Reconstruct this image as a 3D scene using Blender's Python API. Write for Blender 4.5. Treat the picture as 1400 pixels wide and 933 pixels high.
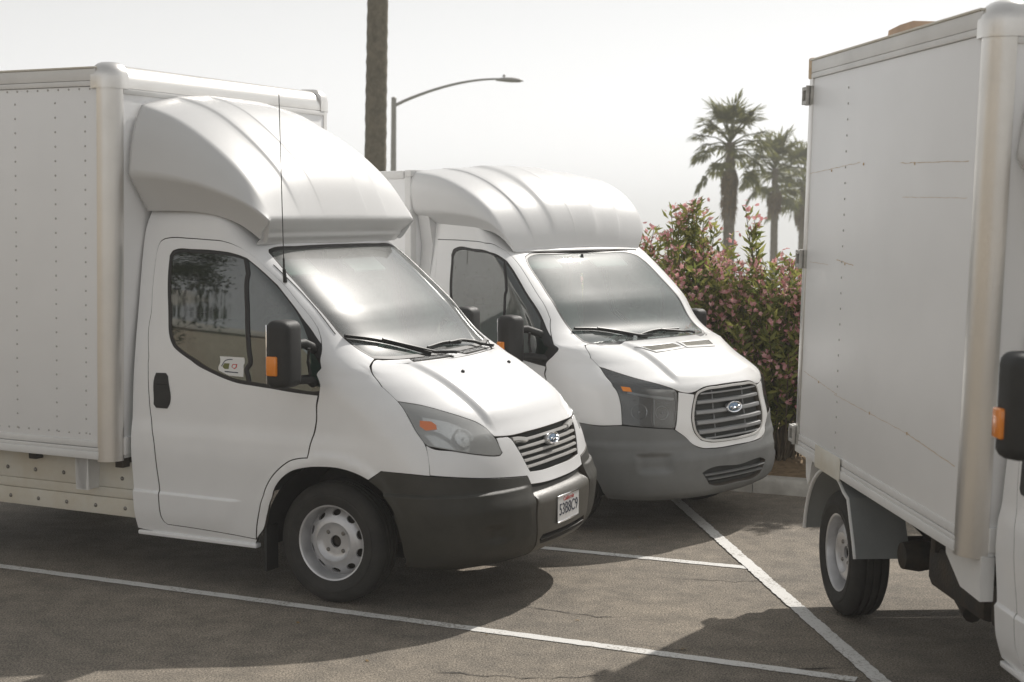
import bpy, bmesh, math, random
import numpy as np
from math import pi, sin, cos, radians, sqrt, atan2, hypot
from mathutils import Vector, Matrix, Euler
from mathutils.geometry import delaunay_2d_cdt

scene = bpy.context.scene
for o in list(bpy.data.objects):
    bpy.data.objects.remove(o)
COL = scene.collection
random.seed(7)
RNG = np.random.default_rng(11)

# ------------------------------------------------------------------ camera
PITCH, ROLL = 0.07312, radians(0.7)
cam_d = bpy.data.cameras.new('camera')
cam_d.lens = 51.43
cam_d.sensor_width = 36.0
cam_d.sensor_fit = 'HORIZONTAL'
cam_d.clip_start = 0.1
cam_d.clip_end = 20000
cam_d.dof.use_dof = True
cam_d.dof.focus_distance = 9.6
cam_d.dof.aperture_fstop = 3.4
cam = bpy.data.objects.new('camera', cam_d)
COL.objects.link(cam)
_fw = Vector((0, cos(PITCH), -sin(PITCH)))
_u0 = Vector((0, sin(PITCH), cos(PITCH)))
_r0 = Vector((1, 0, 0))
_rt = _r0 * cos(ROLL) + _u0 * sin(ROLL)
_up = -_r0 * sin(ROLL) + _u0 * cos(ROLL)
cam.matrix_world = Matrix(((_rt.x, _up.x, -_fw.x, 0), (_rt.y, _up.y, -_fw.y, 0), (_rt.z, _up.z, -_fw.z, 2.15), (0, 0, 0, 1)))
scene.camera = cam

# ------------------------------------------------------------------ sky, sun, exposure
SUN_EL = radians(42.3)
SUN_DIR = Vector((0.576 * cos(SUN_EL), 0.818 * cos(SUN_EL), sin(SUN_EL))).normalized()   # towards the sun
world = bpy.data.worlds.new('World')
scene.world = world
world.use_nodes = True
wn = world.node_tree.nodes
wl = world.node_tree.links
wn.clear()
sky = wn.new('ShaderNodeTexSky')
sky.sky_type = 'NISHITA'
sky.sun_disc = False
sky.sun_elevation = SUN_EL
sky.sun_rotation = atan2(SUN_DIR.x, SUN_DIR.y)
sky.altitude = 0
sky.air_density = 3.0
sky.dust_density = 0.0
sky.ozone_density = 1.0
hsv = wn.new('ShaderNodeHueSaturation')
hsv.inputs['Saturation'].default_value = 0.022
bg = wn.new('ShaderNodeBackground')
bg.inputs['Strength'].default_value = 0.093
wo = wn.new('ShaderNodeOutputWorld')
wl.new(sky.outputs[0], hsv.inputs['Color'])
wb = wn.new('ShaderNodeMix')
wb.data_type = 'RGBA'
wb.blend_type = 'MULTIPLY'
wb.inputs[0].default_value = 1.0
wb.inputs[7].default_value = (0.985, 0.995, 1.01, 1)
wl.new(hsv.outputs[0], wb.inputs[6])
wl.new(wb.outputs[2], bg.inputs['Color'])
wl.new(bg.outputs[0], wo.inputs['Surface'])

sun_d = bpy.data.lights.new('sun', 'SUN')
sun_d.energy = 3.6
sun_d.angle = radians(0.8)
sun_d.color = (1.0, 0.95, 0.885)
sun = bpy.data.objects.new('sun', sun_d)
COL.objects.link(sun)
sun.location = (20, 30, 40)
sun.rotation_euler = SUN_DIR.to_track_quat('Z', 'Y').to_euler()

vs = scene.view_settings
vs.view_transform = 'Standard'
vs.look = 'None'
vs.exposure = 0.16
vs.gamma = 1.0
vs.use_curve_mapping = False
scene.cycles.volume_bounces = 1

# ------------------------------------------------------------------ helpers
def link(o, parent=None):
    COL.objects.link(o)
    if parent is not None:
        o.parent = parent
    return o

def tag(o, label=None, cat=None, group=None, kind=None):
    if label: o['label'] = label
    if cat: o['category'] = cat
    if group: o['group'] = group
    if kind: o['kind'] = kind
    return o

def empty(name, loc=(0, 0, 0), rot=(0, 0, 0)):
    o = bpy.data.objects.new(name, None)
    o.empty_display_size = 0.2
    o.location = loc
    o.rotation_euler = rot
    return link(o)

def mesh_obj(name, verts, faces, mat, parent=None, smooth=False, normals=None, angle=None):
    me = bpy.data.meshes.new(name)
    me.from_pydata([tuple(map(float, v)) for v in verts], [], [tuple(map(int, f)) for f in faces])
    me.update()
    if mat is not None:
        me.materials.append(mat)
    if smooth or normals is not None or angle:
        me.polygons.foreach_set('use_smooth', [True] * len(me.polygons))
    if angle:
        me.set_sharp_from_angle(angle=radians(angle))
    if normals is not None:
        me.normals_split_custom_set_from_vertices([tuple(map(float, n)) for n in normals])
    o = bpy.data.objects.new(name, me)
    return link(o, parent)

def bm_obj(name, bm, mat, parent=None, angle=None):
    me = bpy.data.meshes.new(name)
    bmesh.ops.recalc_face_normals(bm, faces=bm.faces[:])
    bm.to_mesh(me)
    bm.free()
    if mat is not None:
        me.materials.append(mat)
    if angle:
        me.polygons.foreach_set('use_smooth', [True] * len(me.polygons))
        me.set_sharp_from_angle(angle=radians(angle))
    return link(bpy.data.objects.new(name, me), parent)

class MB:
    """collects primitive shapes into one mesh"""
    def __init__(s):
        s.v = []
        s.f = []
    def add(s, v, f):
        n = len(s.v)
        s.v += [tuple(p) for p in v]
        s.f += [tuple(i + n for i in q) for q in f]
        return s
    def box(s, lo, hi, bev=0.0, M=None):
        bm = bmesh.new()
        bmesh.ops.create_cube(bm, size=1)
        for v in bm.verts:
            v.co = Vector([(lo[i] + hi[i]) / 2 + v.co[i] * (hi[i] - lo[i]) for i in range(3)])
        if bev > 0:
            bmesh.ops.bevel(bm, geom=bm.edges[:] + bm.verts[:], offset=bev, segments=2, affect='EDGES', profile=0.5)
        if M is not None:
            bm.transform(M)
        bm.verts.index_update()
        s.add([v.co[:] for v in bm.verts], [[v.index for v in f.verts] for f in bm.faces])
        bm.free()
        return s
    def tube(s, pts, r, seg=10, cap=True, flat=1.0):
        pts = [Vector(p) for p in pts]
        rs = r if hasattr(r, '__len__') else [r] * len(pts)
        rings = []
        up = Vector((0, 0, 1))
        for i, p in enumerate(pts):
            d = (pts[min(i + 1, len(pts) - 1)] - pts[max(i - 1, 0)]).normalized()
            a = up - d * up.dot(d)
            if a.length < 1e-3:
                a = Vector((1, 0, 0)) - d * d.x
            a.normalize()
            b = d.cross(a)
            rings.append([p + (a * cos(2 * pi * k / seg) * flat + b * sin(2 * pi * k / seg)) * rs[i] for k in range(seg)])
        v = [q for R in rings for q in R]
        f = []
        for i in range(len(pts) - 1):
            for k in range(seg):
                f.append((i * seg + k, i * seg + (k + 1) % seg, (i + 1) * seg + (k + 1) % seg, (i + 1) * seg + k))
        if cap:
            f.append(tuple(range(seg))[::-1])
            f.append(tuple((len(pts) - 1) * seg + k for k in range(seg)))
        return s.add(v, f)
    def lathe(s, prof, M=None, seg=32, cap=False):
        """prof: (radius, height) pairs, around local Z"""
        M = M or Matrix.Identity(4)
        v = []
        f = []
        for r, h in prof:
            for k in range(seg):
                v.append(M @ Vector((r * cos(2 * pi * k / seg), r * sin(2 * pi * k / seg), h)))
        for i in range(len(prof) - 1):
            for k in range(seg):
                f.append((i * seg + k, i * seg + (k + 1) % seg, (i + 1) * seg + (k + 1) % seg, (i + 1) * seg + k))
        if cap:
            f.append(tuple(range(seg))[::-1])
            f.append(tuple((len(prof) - 1) * seg + k for k in range(seg)))
        return s.add(v, f)
    def prism(s, poly, axis, lo, hi):
        """poly: 2D points in the plane perpendicular to axis (0:yz 1:xz 2:xy)"""
        def P(p, h):
            return [(h, p[0], p[1]), (p[0], h, p[1]), (p[0], p[1], h)][axis]
        n = len(poly)
        v = [P(p, lo) for p in poly] + [P(p, hi) for p in poly]
        f = [tuple(range(n))[::-1], tuple(range(n, 2 * n))]
        for i in range(n):
            f.append((i, (i + 1) % n, n + (i + 1) % n, n + i))
        return s.add(v, f)
    def build(s, name, mat, parent=None, angle=40, recalc=True):
        bm = bmesh.new()
        vs_ = [bm.verts.new(p) for p in s.v]
        for q in s.f:
            try:
                bm.faces.new([vs_[i] for i in q])
            except ValueError:
                pass
        if recalc:
            bmesh.ops.recalc_face_normals(bm, faces=bm.faces[:])
        me = bpy.data.meshes.new(name)
        bm.to_mesh(me)
        bm.free()
        me.materials.append(mat)
        if angle:
            me.polygons.foreach_set('use_smooth', [True] * len(me.polygons))
            me.set_sharp_from_angle(angle=radians(angle))
        return link(bpy.data.objects.new(name, me), parent)

def copy_tree(o, parent=None, skip=()):
    c = o.copy()
    COL.objects.link(c)
    c.parent = parent
    for ch in list(o.children):
        if ch.name.split('.')[0] in skip:
            continue
        copy_tree(ch, c, skip)
    return c

# ------------------------------------------------------------------ materials
def new_mat(name):
    m = bpy.data.materials.new(name)
    m.use_nodes = True
    nt = m.node_tree
    b = nt.nodes['Principled BSDF']
    return m, nt, b

def simple(name, col, rough=0.5, metal=0.0, coat=0.0, var=0.0, scale=6.0, bump=0.0, bscale=200.0, col2=None, emit=None, spec=None):
    m, nt, b = new_mat(name)
    b.inputs['Base Color'].default_value = (*col, 1)
    b.inputs['Roughness'].default_value = rough
    b.inputs['Metallic'].default_value = metal
    if spec is not None:
        b.inputs['Specular IOR Level'].default_value = spec
    if coat:
        b.inputs['Coat Weight'].default_value = coat
        b.inputs['Coat Roughness'].default_value = 0.08
    tc = nt.nodes.new('ShaderNodeTexCoord')
    if var or col2:
        n = nt.nodes.new('ShaderNodeTexNoise')
        n.inputs['Scale'].default_value = scale
        n.inputs['Detail'].default_value = 8
        n.inputs['Roughness'].default_value = 0.65
        nt.links.new(tc.outputs['Object'], n.inputs['Vector'])
        r = nt.nodes.new('ShaderNodeValToRGB')
        c2 = col2 or tuple(c * (1 - var) for c in col)
        r.color_ramp.elements[0].color = (*c2, 1)
        r.color_ramp.elements[1].color = (*col, 1)
        r.color_ramp.elements[0].position = 0.32
        r.color_ramp.elements[1].position = 0.62
        nt.links.new(n.outputs['Fac'], r.inputs['Fac'])
        nt.links.new(r.outputs['Color'], b.inputs['Base Color'])
        mr = nt.nodes.new('ShaderNodeMapRange')
        mr.inputs['To Min'].default_value = min(1, rough + 0.12)
        mr.inputs['To Max'].default_value = max(0.02, rough - 0.06)
        nt.links.new(n.outputs['Fac'], mr.inputs['Value'])
        nt.links.new(mr.outputs[0], b.inputs['Roughness'])
    if bump:
        n2 = nt.nodes.new('ShaderNodeTexNoise')
        n2.inputs['Scale'].default_value = bscale
        n2.inputs['Detail'].default_value = 4
        nt.links.new(tc.outputs['Object'], n2.inputs['Vector'])
        bp = nt.nodes.new('ShaderNodeBump')
        bp.inputs['Strength'].default_value = bump
        bp.inputs['Distance'].default_value = 0.01
        nt.links.new(n2.outputs['Fac'], bp.inputs['Height'])
        nt.links.new(bp.outputs[0], b.inputs['Normal'])
    return m

def glass_mat(name, tint, ior=1.6, dust=0.06, dust_col=(0.75, 0.75, 0.72), sheen=0.45):
    m = bpy.data.materials.new(name)
    m.use_nodes = True
    nt = m.node_tree
    nt.nodes.clear()
    N = nt.nodes.new
    L = nt.links.new
    out = N('ShaderNodeOutputMaterial')
    tr = N('ShaderNodeBsdfTransparent')
    tr.inputs['Color'].default_value = (*tint, 1)
    df = N('ShaderNodeBsdfDiffuse')
    df.inputs['Color'].default_value = (*dust_col, 1)
    g1 = N('ShaderNodeBsdfGlossy')
    g1.inputs['Roughness'].default_value = 0.015
    g1.inputs['Color'].default_value = (.95, .97, .96, 1)
    g2 = N('ShaderNodeBsdfGlossy')
    g2.inputs['Roughness'].default_value = 0.33
    fr = N('ShaderNodeFresnel')
    fr.inputs['IOR'].default_value = ior
    tc = N('ShaderNodeTexCoord')
    nz = N('ShaderNodeTexNoise')
    nz.inputs['Scale'].default_value = 3.0
    nz.inputs['Detail'].default_value = 6
    L(tc.outputs['Object'], nz.inputs['Vector'])
    mr = N('ShaderNodeMapRange')
    mr.inputs['From Min'].default_value = 0.3
    mr.inputs['From Max'].default_value = 0.7
    mr.inputs['To Min'].default_value = dust * 0.9
    mr.inputs['To Max'].default_value = dust * 1.1
    L(nz.outputs['Fac'], mr.inputs['Value'])
    dm = N('ShaderNodeMixShader')
    dm.inputs[0].default_value = sheen
    L(df.outputs[0], dm.inputs[1])
    L(g2.outputs[0], dm.inputs[2])
    m1 = N('ShaderNodeMixShader')
    L(mr.outputs[0], m1.inputs[0])
    L(tr.outputs[0], m1.inputs[1])
    L(dm.outputs[0], m1.inputs[2])
    m2 = N('ShaderNodeMixShader')
    L(fr.outputs[0], m2.inputs[0])
    L(m1.outputs[0], m2.inputs[1])
    L(g1.outputs[0], m2.inputs[2])
    L(m2.outputs[0], out.inputs['Surface'])
    return m

M = {}
M['paint'] = simple('white_paint', (.87, .87, .87), .30, coat=.35, var=.05, scale=2.2)
M['paint2'] = simple('white_paint_newer', (.86, .86, .855), .28, coat=.4, var=.04, scale=2.0)
M['gelcoat'] = simple('fairing_gelcoat', (.70, .70, .695), .40, coat=.2, var=.05, scale=1.7)
M['gelcoat1'] = simple('weathered_fairing_gelcoat', (.64, .64, .635), .42, coat=.15, var=.06, scale=1.7)
M['boxpaint'] = simple('box_panel_paint', (.88, .88, .88), .42, coat=.6, var=.05, scale=1.3, bump=.05, bscale=5)
M['boxpaint'].node_tree.nodes['Principled BSDF'].inputs['Coat Roughness'].default_value = .42
M['boxrail'] = simple('box_rail_paint', (.78, .775, .76), .45, var=.10, scale=3.0)
M['alu'] = simple('weathered_aluminium', (.76, .74, .71), .30, metal=.95, var=.08, scale=3.0, bump=.05, bscale=60)
M['cream'] = simple('cream_frame_paint', (.70, .68, .61), .55, col2=(.60, .54, .43), scale=2.4)
M['gap_shade'] = simple('gap_shade_paint', (.06, .05, .04), .8)  # dark colour standing in for shade inside the panel gaps
M['black'] = simple('black_plastic', (.022, .022, .021), .55, var=.3, scale=9, bump=.15, bscale=500)
M['trim'] = simple('window_gasket', (.012, .012, .012), .45)
M['bumper1'] = simple('dark_bumper_plastic', (.042, .040, .032), .48, var=.25, scale=5, bump=.2, bscale=450)
M['bumper1c'] = simple('sun_faded_bumper_plastic', (.105, .098, .082), .36, var=.25, scale=5, bump=.15, bscale=450)
M['bumper2'] = simple('grey_bumper_plastic', (.185, .19, .188), .55, var=.16, scale=4, bump=.2, bscale=450)
M['rubber'] = simple('tyre_rubber', (.028, .027, .025), .82, col2=(.05, .047, .042), scale=7, bump=.25, bscale=160)
M['rim'] = simple('silver_wheel_paint', (.64, .64, .65), .34, metal=.45, var=.18, scale=9)
M['steel'] = simple('dull_steel', (.30, .285, .26), .45, metal=.8, var=.3, scale=20)
M['badge'] = simple('badge_field', (.16, .22, .30), .18, metal=.7)
M['chrome'] = simple('chrome', (.82, .83, .85), .07, metal=1.0)
M['grille_silver'] = simple('silver_grille_plastic', (.56, .55, .53), .38, metal=.25, var=.1, scale=10)
M['grille_grey'] = simple('grey_grille_plastic', (.30, .305, .31), .40, var=.1, scale=8)
M['dark'] = simple('black_void_plastic', (.012, .012, .012), .85)
M['interior'] = simple('cabin_trim', (.36, .385, .37), .8, var=.2)
M['lining'] = simple('dark_lining', (.05, .052, .05), .85)
M['seat'] = simple('seat_fabric', (.30, .315, .32), .9, var=.2, scale=14)
M['dash'] = simple('dashboard_plastic', (.42, .44, .43), .7, var=.15)
M['paper'] = simple('paper', (.78, .78, .76), .8)
M['amber'] = simple('amber_lens', (.85, .26, .02), .2, coat=.6)
M['amber_pale'] = simple('orange_bulb_window', (.75, .22, .08), .3, coat=.5)
M['reflector'] = simple('lamp_reflector', (.72, .73, .74), .14, metal=1.0, bump=.12, bscale=30)
M['lamp_grey'] = simple('lamp_bezel_grey', (.30, .31, .32), .35, metal=.3)
M['lamp_dark'] = simple('lamp_bezel_dark', (.17, .18, .19), .35, metal=.2)
M['lens'] = glass_mat('hazed_headlamp_lens', (.95, .96, .95), 1.5, .38, (.88, .89, .86))
M['lens2'] = glass_mat('clear_headlamp_lens', (.93, .95, .97), 1.75, .07, (.8, .8, .8))
M['glass'] = glass_mat('side_glass', (.28, .45, .37), 2.2, .010)
M['wsglass'] = glass_mat('windscreen_glass', (.76, .96, .86), 1.60, .13, (.80, .83, .81), .36)
M['wsglass2'] = glass_mat('windscreen_glass_cleaner', (.74, .94, .86), 1.60, .15, (.78, .85, .82), .12)
M['undercarriage'] = simple('oily_undercarriage', (.03, .027, .023), .7, col2=(.06, .045, .03), scale=8, bump=.3, bscale=60)
M['guard'] = simple('grey_mudguard_plastic', (.24, .25, .245), .6, var=.12, scale=5, bump=.1, bscale=300)
M['plate'] = simple('licence_plate_white', (.80, .80, .80), .4)
M['ink'] = simple('dark_ink', (.02, .03, .06), .5)
M['red_ink'] = simple('red_ink', (.55, .08, .07), .5)
M['green_ink'] = simple('olive_ink', (.16, .17, .05), .6)
M['rust'] = simple('rust', (.66, .54, .40), .85, col2=(.52, .36, .21), scale=30)
M['rivet'] = simple('painted_rivet', (.50, .49, .47), .5, metal=.3)
M['lamp_silver'] = simple('lamp_silver_bezel', (.74, .75, .75), .30, metal=.15)
M['hinge'] = simple('grey_cast_hinge', (.50, .49, .46), .5, metal=.3, var=.3, scale=25)
M['terracotta'] = simple('tan_plastic', (.55, .38, .26), .6, var=.2)
# ------------------------------------------------------------------ setting: ground, kerb, sea
def asphalt_mat():
    m, nt, b = new_mat('asphalt')
    N, L = nt.nodes.new, nt.links.new
    tc = N('ShaderNodeTexCoord')
    big = N('ShaderNodeTexNoise'); big.inputs['Scale'].default_value = .7; big.inputs['Detail'].default_value = 6
    mid = N('ShaderNodeTexNoise'); mid.inputs['Scale'].default_value = 5; mid.inputs['Detail'].default_value = 8; mid.inputs['Roughness'].default_value = .7
    fine = N('ShaderNodeTexVoronoi'); fine.inputs['Scale'].default_value = 150
    grit = N('ShaderNodeTexNoise'); grit.inputs['Scale'].default_value = 95; grit.inputs['Detail'].default_value = 6; grit.inputs['Roughness'].default_value = .8
    for n in (big, mid, fine, grit):
        L(tc.outputs['Object'], n.inputs['Vector'])
    r1 = N('ShaderNodeValToRGB')
    r1.color_ramp.elements[0].color = (.155, .142, .124, 1)
    r1.color_ramp.elements[1].color = (.305, .272, .230, 1)
    r1.color_ramp.elements[0].position = .30
    r1.color_ramp.elements[1].position = .70
    L(mid.outputs['Fac'], r1.inputs['Fac'])
    r2 = N('ShaderNodeValToRGB')
    r2.color_ramp.elements[0].color = (.92, .92, .92, 1)
    r2.color_ramp.elements[1].color = (1.08, 1.06, 1.03, 1)
    r2.color_ramp.elements[0].position = .35
    r2.color_ramp.elements[1].position = .62
    L(big.outputs['Fac'], r2.inputs['Fac'])
    mx = N('ShaderNodeMix'); mx.data_type = 'RGBA'; mx.blend_type = 'MULTIPLY'; mx.inputs[0].default_value = 1
    L(r1.outputs['Color'], mx.inputs[6]); L(r2.outputs['Color'], mx.inputs[7])
    r3 = N('ShaderNodeValToRGB')
    r3.color_ramp.elements[0].color = (.22, .21, .20, 1)
    r3.color_ramp.elements[1].color = (1.75, 1.72, 1.66, 1)
    r3.color_ramp.elements[0].position = .40
    r3.color_ramp.elements[1].position = .60
    L(grit.outputs['Fac'], r3.inputs['Fac'])
    mx2 = N('ShaderNodeMix'); mx2.data_type = 'RGBA'; mx2.blend_type = 'MULTIPLY'; mx2.inputs[0].default_value = .9
    L(mx.outputs[2], mx2.inputs[6]); L(r3.outputs['Color'], mx2.inputs[7])
    L(mx2.outputs[2], b.inputs['Base Color'])
    b.inputs['Roughness'].default_value = .85
    b.inputs['Specular IOR Level'].default_value = .3
    bp = N('ShaderNodeBump'); bp.inputs['Strength'].default_value = .55; bp.inputs['Distance'].default_value = .006
    ad = N('ShaderNodeMath'); ad.operation = 'ADD'
    L(grit.outputs['Fac'], ad.inputs[0]); L(fine.outputs['Distance'], ad.inputs[1])
    L(ad.outputs[0], bp.inputs['Height'])
    L(bp.outputs[0], b.inputs['Normal'])
    return m

def line_mat():
    """worn road paint: chipped through to asphalt in places"""
    m, nt, b = new_mat('worn_line_paint')
    N, L = nt.nodes.new, nt.links.new
    tc = N('ShaderNodeTexCoord')
    n1 = N('ShaderNodeTexNoise'); n1.inputs['Scale'].default_value = 60; n1.inputs['Detail'].default_value = 8; n1.inputs['Roughness'].default_value = .75
    n2 = N('ShaderNodeTexNoise'); n2.inputs['Scale'].default_value = 2.2; n2.inputs['Detail'].default_value = 4
    L(tc.outputs['Object'], n1.inputs['Vector']); L(tc.outputs['Object'], n2.inputs['Vector'])
    ad = N('ShaderNodeMath'); ad.operation = 'MULTIPLY_ADD'; ad.inputs[1].default_value = .45
    L(n2.outputs['Fac'], ad.inputs[0]); L(n1.outputs['Fac'], ad.inputs[2])
    r = N('ShaderNodeValToRGB')
    r.color_ramp.elements[0].color = (.26, .23, .19, 1); r.color_ramp.elements[0].position = .56
    r.color_ramp.elements[1].color = (.74, .73, .70, 1); r.color_ramp.elements[1].position = .70
    L(ad.outputs[0], r.inputs['Fac'])
    L(r.outputs['Color'], b.inputs['Base Color'])
    b.inputs['Roughness'].default_value = .8
    bp = N('ShaderNodeBump'); bp.inputs['Strength'].default_value = .4; bp.inputs['Distance'].default_value = .004
    L(n1.outputs['Fac'], bp.inputs['Height']); L(bp.outputs[0], b.inputs['Normal'])
    return m

M['asphalt'] = asphalt_mat()
M['line'] = line_mat()
M['kerb'] = simple('kerb_concrete', (.62, .60, .55), .85, col2=(.45, .43, .39), scale=5, bump=.3, bscale=90)
M['soil'] = simple('dry_mulch', (.34, .24, .14), .95, col2=(.18, .12, .065), scale=14, bump=.6, bscale=50)
M['hill'] = simple('coastal_scrub', (.16, .15, .09), .95, col2=(.09, .10, .05), scale=.4)
M['sea'] = simple('sea_water', (.10, .14, .16), .22, bump=.5, bscale=.6)

def sheet(name, poly, z, mat, kind='structure'):
    o = mesh_obj(name, [(x, y, z) for x, y in poly], [tuple(range(len(poly)))], mat)
    return tag(o, kind=kind)

KD = Vector((.9243, -.3816))         # direction of the kerb
KP = Vector((1.95, 12.24))
KN = Vector((.3816, .9243))          # away from the lot
def kpt(s, d):
    p = KP + KD * s + KN * d
    return (p.x, p.y)

lot = sheet('parking_lot', [(-45, -40), (45, -40), (45, 22), (-45, 22)], 0, M['asphalt'])
# terrain falling to the sea
v, f = [], []
prof = [(22, -.004), (30, -.6), (45, -3), (70, -6), (110, -10), (160, -14.5)]
xs_ = np.linspace(-160, 160, 25)
for y_, z_ in prof:
    for x_ in xs_:
        v.append((x_, y_ + 2 * sin(x_ * .1), z_ + (.3 * sin(x_ * .23 + y_) if y_ > 25 else 0)))
nx = len(xs_)
for i in range(len(prof) - 1):
    for j in range(nx - 1):
        f.append((i * nx + j, i * nx + j + 1, (i + 1) * nx + j + 1, (i + 1) * nx + j))
tag(mesh_obj('hillside', v, f, M['hill'], smooth=True), kind='structure')
sheet('surrounding_ground', [(-160, -160), (160, -160), (160, 24.2), (-160, 24.2)], -.03, M['hill'])
sheet('sea', [(-6000, 120), (6000, 120), (6000, 7000), (-6000, 7000)], -14, M['sea'])

# painted stall lines and the wide diagonal line
def line_strip(name, p, q, w, label, h=.004):
    p, q = Vector(p), Vector(q)
    d = (q - p).normalized()
    n = Vector((-d.y, d.x)) * w / 2
    k = max(2, int((q - p).length / .035))
    v, f = [], []
    rg = random.Random(hash(name + label) % 1000)
    for i in range(k + 1):
        c_ = p + (q - p) * i / k
        e1, e2 = 1 + rg.uniform(-.12, .07), 1 + rg.uniform(-.12, .07)
        v += [((c_ + n * e1).x, (c_ + n * e1).y, h), ((c_ - n * e2).x, (c_ - n * e2).y, h)]
    for i in range(k):
        f.append((2 * i, 2 * i + 1, 2 * i + 3, 2 * i + 2))
    o = mesh_obj(name, v, f, M['line'])
    return tag(o, label, 'road marking', kind='structure')
d1 = Vector((4.98, -2.197)).normalized()
A1 = Vector((-3.241, 9.177))
line_strip('stall_line', A1 - d1 * 6, A1 + d1 * 5.40, .085, 'white stall line running under the near truck to the bottom right corner')
d2 = Vector((1.312, -.525)).normalized()
A2 = Vector((1.572, 9.378))
line_strip('stall_line', A2 - d2 * 6, A2, .085, 'shorter white stall line between the two left trucks')
E1 = Vector((1.335, 11.95))
d3 = Vector((.471, -4.945)).normalized()
line_strip('end_line', E1 - d3 * .1, E1 + d3 * 7.5, .092, 'wide white line along the row of stalls, crossing under the right truck shadow', .008)

# kerb in separate lengths
kerb = empty('kerb', (0, 0, 0))
tag(kerb, kind='structure')
for k in range(9):
    s0, s1 = -1.15 + k * 1.25, -1.15 + (k + 1) * 1.25 - .008
    b_ = MB()
    lo = [kpt(s0, 0), kpt(s1, 0), kpt(s1, .17), kpt(s0, .17)]
    ti = [kpt(s0, .025), kpt(s1, .025), kpt(s1, .17), kpt(s0, .17)]
    b_.add([(x, y, -.02) for x, y in lo] + [(x, y, .10) for x, y in lo[:2]] + [(x, y, .13) for x, y in ti],
           [(0, 1, 5, 4), (4, 5, 7, 6), (6, 7, 8, 9), (1, 2, 8, 7, 5), (3, 0, 4, 6, 9), (2, 3, 9, 8)])
    b_.build('kerb_stone', M['kerb'], kerb, 50)
# planting bed with loose mulch
v, f = [], []
na, nb = 60, 14
for i in range(na + 1):
    for j in range(nb + 1):
        x_, y_ = kpt(-1.2 + 11.2 * i / na, .165 + 3.4 * j / nb)
        v.append((x_, y_, .09 + .10 * min(1, j / 3) + random.uniform(-.02, .02)))
for i in range(na):
    for j in range(nb):
        q0 = i * (nb + 1) + j
        f.append((q0, q0 + nb + 1, q0 + nb + 2, q0 + 1))
tag(mesh_obj('planting_bed', v, f, M['soil'], smooth=True), kind='structure')

# hairline cracks in the asphalt
M['crack'] = simple('crack_fill', (.03, .028, .024), .9)
def crack(pts, w, seed):
    rg = random.Random(seed)
    P_ = [Vector(p) for p in pts]
    out = []
    for i in range(len(P_) - 1):
        n_ = max(2, int((P_[i + 1] - P_[i]).length / .05))
        for j in range(n_):
            out.append(P_[i].lerp(P_[i + 1], j / n_) + Vector((rg.uniform(-.018, .018), rg.uniform(-.018, .018))))
    out.append(P_[-1])
    v, f = [], []
    for i, c_ in enumerate(out):
        d_ = (out[min(i + 1, len(out) - 1)] - out[max(i - 1, 0)]).normalized()
        n_ = Vector((-d_.y, d_.x)) * w * rg.uniform(.25, 1) * min(1, i / 3, (len(out) - 1 - i) / 3)
        v += [((c_ + n_).x, (c_ + n_).y, .0032), ((c_ - n_).x, (c_ - n_).y, .0032)]
    for i in range(len(out) - 1):
        f.append((2 * i, 2 * i + 1, 2 * i + 3, 2 * i + 2))
    o = mesh_obj('asphalt_crack', v, f, M['crack'])
    o.parent = lot
for k, (pts, w) in enumerate([([(.05, 8.35), (.5, 8.1), (.72, 8.15)], .006), ([(.9, 7.35), (1.35, 7.15), (1.7, 7.2)], .008), ([(.6, 7.6), (1.0, 7.42)], .005),
                              ([(.9, 9.1), (1.4, 9.0), (1.75, 9.08)], .005), ([(-.4, 7.05), (.1, 6.95), (.5, 7.02)], .006)]):
    crack(pts, w, k)
# ------------------------------------------------------------------ body surfaces of the two cab shapes
def pchip(tab):
    xs = np.array([t[0] for t in tab], float)
    ys = np.array([t[1] for t in tab], float)
    h = np.diff(xs)
    d = np.diff(ys) / h
    m = np.zeros_like(xs)
    m[0] = d[0]
    m[-1] = d[-1]
    for i in range(1, len(xs) - 1):
        if d[i - 1] * d[i] > 0:
            w1 = 2 * h[i] + h[i - 1]
            w2 = h[i] + 2 * h[i - 1]
            m[i] = (w1 + w2) / (w1 / d[i - 1] + w2 / d[i])
    def f(x):
        x = np.clip(x, xs[0], xs[-1])
        i = np.clip(np.searchsorted(xs, x, side='right') - 1, 0, len(xs) - 2)
        t = (x - xs[i]) / h[i]
        t2 = t * t
        t3 = t2 * t
        return (2 * t3 - 3 * t2 + 1) * ys[i] + (t3 - 2 * t2 + t) * h[i] * m[i] + (-2 * t3 + 3 * t2) * ys[i + 1] + (t3 - t2) * h[i] * m[i + 1]
    return f

def sstep(x):
    x = np.clip(x, 0, 1)
    return x * x * (3 - 2 * x)

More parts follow.
